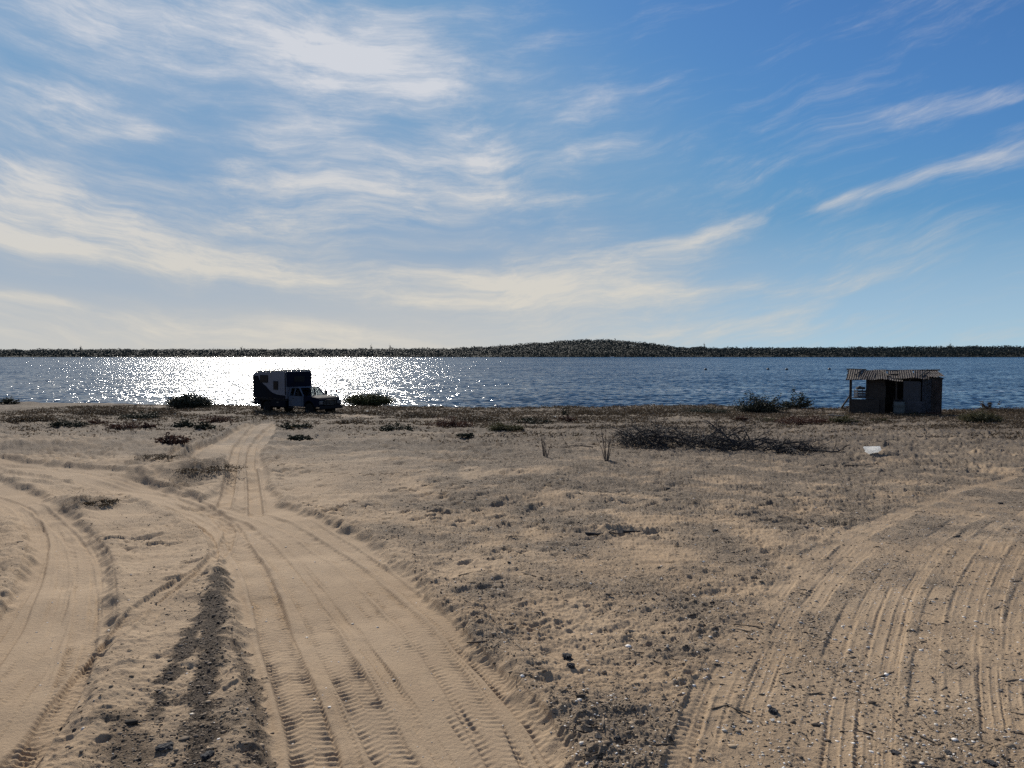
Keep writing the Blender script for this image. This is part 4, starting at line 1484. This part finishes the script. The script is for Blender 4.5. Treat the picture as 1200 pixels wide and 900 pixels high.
BR = [((962, 545), (1.0, 0.25, 0.12), 1.5, .03, 'crooked dead branch on the sand in front of the white bag'),
      ((930, 520), (1, .1, .08), 1.9, .022, 'thin dead branch trailing from the heap\'s right end towards the white bag'),
      ((1030, 521), (1, .35, .05), 1.2, .018, 'thin dead branch on the sand just beyond the white bag'),
      ((695, 528), (-1, -.1, .03), 1.5, .02, 'thin dead branch lying flat left of the tall stalks'),
      ((1075, 515), (1, -.25, .1), 1.3, .016, 'slender dead branch on the sand well right of the white bag')]
for (pp, d, L, r0, lab) in BR:
    q = at(*pp)
    bm = bmesh.new()
    bent(bm, (0, 0, 0.03), d, L, r0, r_, 0.25, 8, 0.2, 2)
    o = obj('dead_branch', bm, dead, loc=q)
    tag(o, lab, 'branch')
# small dead snag in the middle of the sand
for pp, L, lab in (((700, 627), .7, 'dark dead root half buried in the middle of the open sand'), ((745, 627), .35, 'small dark root beside the half buried root')):
    q = at(*pp)
    bm = bmesh.new()
    bent(bm, (-.2, 0, 0.03), (1, 0.1, 0.02), L * 0.8, .03, r_, 0.8, 6, 0.18, 1)
    tag(obj('dead_root', bm, dead, loc=q), lab, 'root')

# ------------------------------------------------------------------ litter
wplast, nt, b = new_mat('white_plastic')
tcw = nt.new('ShaderNodeTexCoord').outputs['Object']
nt.put(b.inputs['Base Color'], nt.mix(nt.ramp(nt.noise(tcw, 7, 5), .3, .7), rgb(.82, .82, .80), rgb(.90, .90, .88)))
b.inputs['Roughness'].default_value = .45
b.inputs['Subsurface Weight'].default_value = 0.5
b.inputs['Subsurface Radius'].default_value = (.3, .3, .3)
b.inputs['Subsurface Scale'].default_value = 0.25
tr = nt.new('ShaderNodeBsdfTranslucent')
tr.inputs['Color'].default_value = rgb(.92, .92, .90)
ms = nt.new('ShaderNodeMixShader')
ms.inputs[0].default_value = .7
nt.l.new(b.outputs[0], ms.inputs[1])
nt.l.new(tr.outputs[0], ms.inputs[2])
nt.l.new(ms.outputs[0], nt.n['Material Output'].inputs['Surface'])


def lump(w, d, h, seed, crinkle=0.22):
    """a crumpled bag or scrap"""
    bm = bmesh.new()
    bmesh.ops.create_icosphere(bm, subdivisions=4, radius=1.0)
    r0 = random.Random(seed)
    ks = [(Vector((r0.gauss(0, 1), r0.gauss(0, 1), r0.gauss(0, 1))).normalized(), r0.uniform(.5, .95)) for _ in range(26)]
    for v in bm.verts:
        n = v.co.normalized()
        k = min(1.0, min((c_ / max(0.05, n.dot(a_)) if n.dot(a_) > 0.05 else 9) for a_, c_ in ks))
        sq = 1 / max(abs(n.x), abs(n.y), abs(n.z)) ** 0.55
        k = k * 0.8 * sq
        if crinkle > 0.3:
            k *= 1 + 0.16 * math.sin(7 * n.x + seed) * math.sin(8 * n.y + 2 * seed) + 0.10 * math.sin(17 * n.z + 13 * n.x) + 0.10 * math.sin(23 * n.y + 9 * n.x + seed)
        v.co = Vector((n.x * w / 2 * k, n.y * d / 2 * k, max(-0.1, n.z * h / 2 * k + h * 0.36)))
    return bm
q = at(1021, 533.5, -0.01)
o = obj('plastic_bag', lump(27 / F * q[1] * 1.12, 0.42, 13 / F * q[1] * 1.1, 3), wplast, loc=q)
tag(o, 'crumpled white plastic bag on the sand at the right end of the brush heap', 'plastic bag')
SCR = [(158, 493.5, 8, 'larger white scrap among the dark mats left of the rounded bush'), (192, 491.5, 4, 'white scrap at the foot of the rounded bush'),
       (134, 498.5, 3, 'tiny white scrap in front of the larger white scrap'), (430, 483, 5, 'white scrap below the yellow green bush'),
       (205, 486, 4, 'white scrap close under the rounded bush'), (555, 489.5, 4, 'white scrap on the bank in the middle'),
       (650, 490.5, 6, 'pale scrap just left of the upright leafy plant'), (62, 481, 3, 'tiny white scrap on the beach at the left'),
       (766, 486, 3, 'tiny white scrap on the bank behind the brush heap'), (905, 842, 9, 'white shell beside the black stone on the right track')]
for i, (px, py, w, lab) in enumerate(SCR):
    q = at(px, py, 0)
    ww = max(w / F * q[1], 0.05)
    o = obj('white_shell' if 'shell' in lab else 'litter_scrap', lump(ww, ww * .7, ww * .45, 20 + i), wplast, loc=q)
    tag(o, lab, 'shell' if 'shell' in lab else 'litter', None if 'shell' in lab else 'white scraps of litter on the bank')

# ------------------------------------------------------------------ stones
st_dark = mat('dark_clod_shade', (0.045, 0.042, 0.042), 0.9, var=0.4, scale=20, bump=0.006)  # clods and shadowed holes alike: the shade is in the dark colour
st_pale = mat('pale_stone', (0.36, 0.31, 0.25), 0.9, var=0.25, scale=20, bump=0.006)
def stone(px, py, w, h, mtl, lab, seed, group=None):
    q = at(px, py, -0.012)
    ww, hh2 = w / F * q[1], h / F * q[1]
    o = obj('stone', lump(ww, ww * .8, hh2 * 0.95, seed, 0.4), mtl, loc=q)
    o.rotation_euler.z = seed * 1.3
    tag(o, lab, 'stone', group)
ST = [(664, 772, 22, 11, st_dark, 'larger dark clod of a pair on the sand right of the middle track'),
      (669, 785, 17, 9, st_dark, 'smaller dark clod of the pair right of the middle track'),
      (905, 832, 18, 11, st_dark, 'dark stone beside a white shell on the right track'),
      (701, 873, 16, 7, st_dark, 'dark clod near the bottom edge between the tracks, left one'),
      (722, 868, 15, 6, st_dark, 'dark clod near the bottom edge between the tracks, right one'),
      (741, 738, 18, 6, st_dark, 'flat dark clod on the open sand, uppermost of the near ones'),
      (72, 836, 8, 7, st_dark, 'largest of the small dark clods beside the left track'),
      (81, 840, 7, 5, st_dark, 'dark clod right of the largest one beside the left track'),
      (68, 845, 7, 5, st_dark, 'dark clod below the largest one beside the left track'),
      (87, 854, 7, 6, st_dark, 'dark clod, right and lowest of the cluster beside the left track'),
      (79, 878, 7, 4, st_dark, 'lone dark clod nearest the bottom left corner'),
      (193, 877, 28, 7, st_dark, 'long dark clod left of the dark gravel streak near the bottom'),
      (245, 888, 26, 8, st_dark, 'long dark clod in the dark gravel streak near the bottom'),
      (872, 787, 9, 4, st_pale, 'pale stone on the right track below the left tyre mark'),
      (820, 747, 9, 4, st_pale, 'pale stone at the edge of the right track'),
      (705, 795, 7, 3, st_pale, 'pale pebble right of the pair of dark clods'),
      (1185, 803, 9, 4, st_pale, 'pale stone at the right edge of the right track'),
      (1172, 802, 7, 4, st_pale, 'small pale stone left of the one at the right edge'),
      (1049, 876, 18, 5, st_dark, 'dark clod near the bottom edge of the right track'),
      (1112, 878, 16, 6, st_dark, 'dark clod near the bottom edge, second from the right'),
      (1160, 890, 22, 7, st_dark, 'dark crumbling clod in the bottom right corner'),
      (783, 574, 8, 3, st_dark, 'small dark clod on the sand below the brush heap'),
      (1173, 588, 8, 4, st_dark, 'small dark clod on the far part of the right track'),
      (838, 627, 12, 4, st_dark, 'flat dark clod on open sand left of the right track')]
for i, s_ in enumerate(ST):
    stone(*s_, seed=40 + i)

# crumbs, shell bits and pebbles nobody could count
def icos():
    bm = bmesh.new()
    bmesh.ops.create_icosphere(bm, subdivisions=1, radius=1.0)
    bm.verts.ensure_lookup_table()
    V_ = np.array([v.co[:] for v in bm.verts])
    F_ = np.array([[v.index for v in f.verts] for f in bm.faces])
    bm.free()
    return V_, F_
IV, IF = icos()
def scatter(name, n0, rad, mtl, lab, cat, seed, fdens, rmax=26, flat=0.55, long_=1.0):
    g = np.random.default_rng(seed)
    a = g.uniform(R(-42), R(42), n0)
    d = 4.3 * (rmax / 4.3) ** g.random(n0)
    x, y = d * np.sin(a), d * np.cos(a)
    z, rd, gt, db, cv, ct = land(x, y)
    k = g.random(n0) < fdens(rd, gt, db, ct, x, y)
    x, y, z = x[k], y[k], z[k]
    n = len(x)
    s = rad * np.exp(g.normal(size=n) * 0.45)
    V_ = IV[None] * (1 + 0.28 * g.normal(size=(n, len(IV), 1)))
    sc_ = np.stack([g.uniform(.7, 1.4, n), g.uniform(.7, 1.3, n), g.uniform(.3, 1.0, n) * flat], 1) * s[:, None]
    sc_[:, 0] *= long_ * g.uniform(.5, 1.5, n) if long_ > 1 else 1.0
    V_ = V_ * sc_[:, None, :]
    th = g.uniform(0, 6.28, n)
    c_, s_ = np.cos(th)[:, None], np.sin(th)[:, None]
    V_ = np.stack([V_[..., 0] * c_ - V_[..., 1] * s_, V_[..., 0] * s_ + V_[..., 1] * c_, V_[..., 2]], -1)
    V_ += np.stack([x, y, z + s * 0.12], 1)[:, None, :]
    Fq = (IF[None] + (np.arange(n) * len(IV))[:, None, None]).reshape(-1, 3)
    o = link(name, mesh_np(name, V_.reshape(-1, 3), Fq), mtl)
    tag(o, lab, cat, kind='stuff')
def island_mat(name, a, b_, rough=0.9):
    m, nt, b = new_mat(name)
    g = nt.new('ShaderNodeNewGeometry')
    nt.put(b.inputs['Base Color'], nt.mix(g.outputs['Random Per Island'], rgb(*a), rgb(*b_)))
    b.inputs['Roughness'].default_value = rough
    b.inputs['Specular IOR Level'].default_value = .2
    return m
scatter('sand_crumbs', 160000, 0.0072, island_mat('crumb_soil', (.06, .048, .038), (.36, .27, .18)), 'loose dark crumbs of soil and plant scattered over the untracked sand', 'crumbs', 1,
        lambda rd, gt, db, ct, x, y: np.clip(db * 1.0 * (1 - 0.6 * ct), 0, 1) * 0.9 + 0.22 * rd * (x > 1.5) * (1 - 0.6 * ct))
scatter('shell_fragments', 60000, 0.0062, island_mat('shell_white', (.42, .37, .30), (.78, .74, .68), .6), 'white shell fragments scattered over the sand', 'shell fragments', 2,
        lambda rd, gt, db, ct, x, y: np.clip(db, 0, 1) * 0.45 * (x > -1) + 0.22 * rd * (x > 1.5) + 0.02, rmax=20)
scatter('twig_litter', 30000, 0.0042, island_mat('litter_twigs', (.045, .036, .03), (.20, .155, .11)), 'dry twigs and plant stems strewn over the sand', 'twig litter', 4,
        lambda rd, gt, db, ct, x, y: np.clip(db, 0, 1) * (0.9 - 0.5 * ct) * (0.3 + 0.7 * (x > -1)), rmax=34, flat=1.0, long_=9.0)
scatter('gravel', 150000, 0.0075, island_mat('gravel_dark', (.028, .022, .017), (.26, .20, .145)), 'dark damp gravel thrown up between the two left tracks', 'gravel', 3,
        lambda rd, gt, db, ct, x, y: gt * 0.9, rmax=22)

# ------------------------------------------------------------------ sky with high cirrus
w = bpy.data.worlds.new('World')
sc.world = w
w.use_nodes = True
nt = NT(w.node_tree)
for nd in list(nt.n):
    nt.n.remove(nd)
sky = nt.new('ShaderNodeTexSky', sky_type='NISHITA')
sky.sun_disc = False
sky.sun_elevation = SUN_EL
sky.sun_rotation = SUN_AZ
sky.altitude = 0
sky.air_density = 1.0
sky.dust_density = 0.3
sky.ozone_density = 2.5
tcs = nt.new('ShaderNodeTexCoord').outputs['Generated']
sp = nt.new('ShaderNodeSeparateXYZ')
nt.l.new(tcs, sp.inputs[0])
azi = nt.math('DEGREES', nt.math('ARCTAN2', sp.outputs[0], sp.outputs[1]))
ele = nt.math('DEGREES', nt.math('ARCSINE', sp.outputs[2]))
ae = nt.new('ShaderNodeCombineXYZ')
nt.put(ae.inputs[0], azi)
nt.put(ae.inputs[1], ele)
AE = ae.outputs[0]
# curl the streaks
wv = nt.noise(AE, 0.055, 3, 0.5, 0, 1)
wv = nt.vmath('MULTIPLY', nt.vmath('SUBTRACT', wv, (.5, .5, .5)), (14.0, 4.5, 0))
wv2 = nt.noise(AE, 0.25, 3, 0.5, 0, 1)
wv2 = nt.vmath('MULTIPLY', nt.vmath('SUBTRACT', wv2, (.5, .5, .5)), (1.6, 0.7, 0))
AEw = nt.vmath('ADD', nt.vmath('ADD', AE, wv), wv2)


def azel(px, py):
    d = Vector(ray(px, py)).normalized()
    return math.degrees(math.atan2(d.x, d.y)), math.degrees(math.asin(d.z))


CL = [(300, 30, 260, 60, -6, .70), (455, 70, 90, 62, -35, .62), (380, 75, 150, 40, -20, .5), (150, 20, 170, 45, 0, .55),
      (95, 118, 120, 30, -24, .75), (165, 152, 48, 14, -10, .85), (60, 215, 120, 22, -12, .7), (90, 262, 170, 42, -10, 1.0), (280, 312, 300, 24, -7, 1.0),
      (390, 255, 110, 22, 3, .85), (300, 208, 150, 16, -2, .5), (470, 215, 160, 22, -4, .55), (560, 190, 75, 45, -20, .42), (590, 330, 200, 26, -4, .9),
      (720, 305, 170, 30, 9, .85), (800, 272, 100, 12, 14, .7), (720, 345, 190, 26, 2, .75), (250, 392, 560, 26, 0, .72), (30, 352, 80, 10, -2, .7), (760, 385, 260, 28, 0, .6),
      (560, 352, 120, 10, -3, .7), (1060, 134, 100, 17, 13, .66), (1150, 118, 90, 16, 8, .55), (1100, 202, 140, 10, 14, .60), (985, 234, 55, 9, 20, .6), (1060, 285, 190, 30, 6, .40), (1000, 330, 160, 12, 5, .36),
      (640, 48, 42, 10, 4, .5), (695, 122, 42, 14, 22, .52), (690, 178, 75, 11, 14, .58), (650, 232, 90, 12, 8, .5), (400, 150, 330, 60, -3, .42)]
GAP = [(200, 346, 320, 17, -4, .75), (255, 128, 95, 28, -3, .6), (195, 190, 80, 32, 10, .6), (40, 78, 70, 16, -14, .5), (520, 297, 80, 11, 3, .55), (620, 265, 60, 20, 0, .4), (470, 150, 60, 18, 0, .35)]
msum = None
neg = None
for idx, (cx, cy, rx, ry, an_, st) in enumerate(CL + GAP):
    a0, e0 = azel(cx, cy)
    mp = nt.new('ShaderNodeMapping', vector_type='TEXTURE')
    nt.l.new(AEw if rx > 60 else AE, mp.inputs[0])
    mp.inputs['Location'].default_value = (a0, e0, 0)
    mp.inputs['Rotation'].default_value = (0, 0, R(an_))
    kx = math.degrees(math.atan(1 / F)) * math.cos(R(a0)) ** 2
    ky = math.degrees(math.atan(1 / F)) * math.cos(R(a0))
    mp.inputs['Scale'].default_value = (rx * kx * 1.35, ry * ky * 1.5, 1)
    ln = nt.new('ShaderNodeVectorMath', operation='LENGTH')
    nt.l.new(mp.outputs[0], ln.inputs[0])
    g = nt.ramp(ln.outputs['Value'], 0.0, 1.0, st, 0.0)
    if idx >= len(CL):
        neg = g if neg is None else nt.math('MAXIMUM', neg, g)
        continue
    msum = g if msum is None else nt.math('ADD', msum, nt.math('MULTIPLY', g, nt.math('SUBTRACT', 1.15, msum, clamp=True)))
# elsewhere round the sky, out of the picture
away = nt.ramp(nt.math('ABSOLUTE', azi), 40, 60, 0.0, 0.35)
msum = nt.math('MAXIMUM', nt.math('SUBTRACT', msum, neg), away)
sw = nt.new('ShaderNodeSeparateXYZ')
nt.l.new(AEw, sw.inputs[0])
q_ = nt.math('ADD', nt.math('MAXIMUM', nt.math('MINIMUM', sw.outputs[0], 50.0), -50.0), 9.0)
fan = nt.new('ShaderNodeCombineXYZ')
nt.put(fan.inputs[0], sw.outputs[0])
nt.put(fan.inputs[1], nt.math('SUBTRACT', sw.outputs[1], nt.math('MULTIPLY', nt.math('MULTIPLY', q_, q_), 0.0042)))
FAN = fan.outputs[0]
mpn = nt.new('ShaderNodeMapping')
nt.l.new(FAN, mpn.inputs[0])
mpn.inputs['Rotation'].default_value = (0, 0, R(-3))
mpn.inputs['Scale'].default_value = (0.07, 0.34, 1)
n1 = nt.noise(mpn.outputs[0], 1.0, 10, 0.60, 0.0)
mpf = nt.new('ShaderNodeMapping')
nt.l.new(FAN, mpf.inputs[0])
mpf.inputs['Rotation'].default_value = (0, 0, R(4))
mpf.inputs['Scale'].default_value = (0.19, 1.0, 1)
n2 = nt.noise(mpf.outputs[0], 1.0, 11, 0.72, 0.0)
nz = nt.math('ADD', nt.math('MULTIPLY', n1, 0.60), nt.math('MULTIPLY', n2, 0.40))
nz = nt.ramp(nz, 0.26, 0.74, 0.0, 1.0, False)
tt = nt.math('ADD', nt.math('SUBTRACT', nz, 0.32), nt.math('MULTIPLY', msum, 0.56))
dens = nt.ramp(tt, 0.14, 1.02, 0.0, 0.92)
va, ve = azel(300, 210)
vm = nt.new('ShaderNodeMapping', vector_type='TEXTURE')
nt.l.new(AEw, vm.inputs[0])
vm.inputs['Location'].default_value = (va, ve, 0)
vm.inputs['Rotation'].default_value = (0, 0, R(-8))
vm.inputs['Scale'].default_value = (42, 19, 1)
vl = nt.new('ShaderNodeVectorMath', operation='LENGTH')
nt.l.new(vm.outputs[0], vl.inputs[0])
veil = nt.math('MULTIPLY', nt.math('SUBTRACT', 1.0, neg, clamp=True), nt.ramp(vl.outputs['Value'], 0.30, 1.0, 0.44, 0.0))
veil = nt.math('MULTIPLY', veil, nt.ramp(nz, 0.1, 0.8, 0.35, 1.0))
dens = nt.math('MAXIMUM', dens, nt.math('ADD', nt.math('MULTIPLY', dens, 0.75), veil, clamp=True))
dens = nt.math('MINIMUM', dens, 0.86)
hs = nt.new('ShaderNodeHueSaturation')
nt.l.new(sky.outputs[0], hs.inputs['Color'])
hs.inputs['Saturation'].default_value = 1.0
hs.inputs['Value'].default_value = 1.0
blue = nt.mix(1.0, hs.outputs[0], rgb(0.40, 0.70, 1.02), 'MULTIPLY')
sb = nt.new('ShaderNodeSeparateColor')
nt.l.new(blue, sb.inputs[0])
cb = nt.new('ShaderNodeCombineColor')
for k, (cap, soft_) in enumerate(((1.9, 1.2), (3.9, 1.6), (6.5, 2.0))):
    nt.put(cb.inputs[k], nt.math('SMOOTH_MIN', sb.outputs[k], cap, soft_))
blue = cb.outputs[0]
hazec = nt.mix(nt.ramp(azi, -8, 24), rgb(6.9, 6.8, 6.4), rgb(4.9, 6.9, 8.3))
blue = nt.mix(nt.ramp(ele, 0.0, 9.5, 0.95, 0.0, False), blue, hazec)
lowc = nt.mix(dens, rgb(6.4, 6.3, 6.0), rgb(8.6, 8.0, 6.9))
hic = nt.mix(dens, rgb(6.3, 6.5, 7.2), rgb(8.6, 8.6, 8.9))
cloudc = nt.mix(nt.ramp(ele, 3, 19), lowc, hic)
skyc = nt.mix(dens, blue, cloudc)
bg = nt.new('ShaderNodeBackground')
nt.l.new(skyc, bg.inputs['Color'])
bg.inputs['Strength'].default_value = 0.08
wo = nt.new('ShaderNodeOutputWorld')
nt.l.new(bg.outputs[0], wo.inputs[0])

# ------------------------------------------------------------------ sun
sd = bpy.data.lights.new('sun', 'SUN')
sd.energy = 4.4
sd.angle = R(0.5)
sd.color = (1.0, 0.93, 0.82)
so = bpy.data.objects.new('sun', sd)
C.objects.link(so)
dv = Vector((math.sin(SUN_AZ) * math.cos(SUN_EL), math.cos(SUN_AZ) * math.cos(SUN_EL), math.sin(SUN_EL)))
so.rotation_euler = dv.to_track_quat('Z', 'Y').to_euler()
so.location = (0, 0, 30)

sc.view_settings.view_transform = 'Standard'
sc.view_settings.look = 'None'
sc.view_settings.gamma = 1.0
sc.view_settings.exposure = 0.1
sc.cycles.use_denoising = False
sc.cycles.max_bounces = 6
sc.cycles.transparent_max_bounces = 8
sc.cycles.sample_clamp_indirect = 4.0
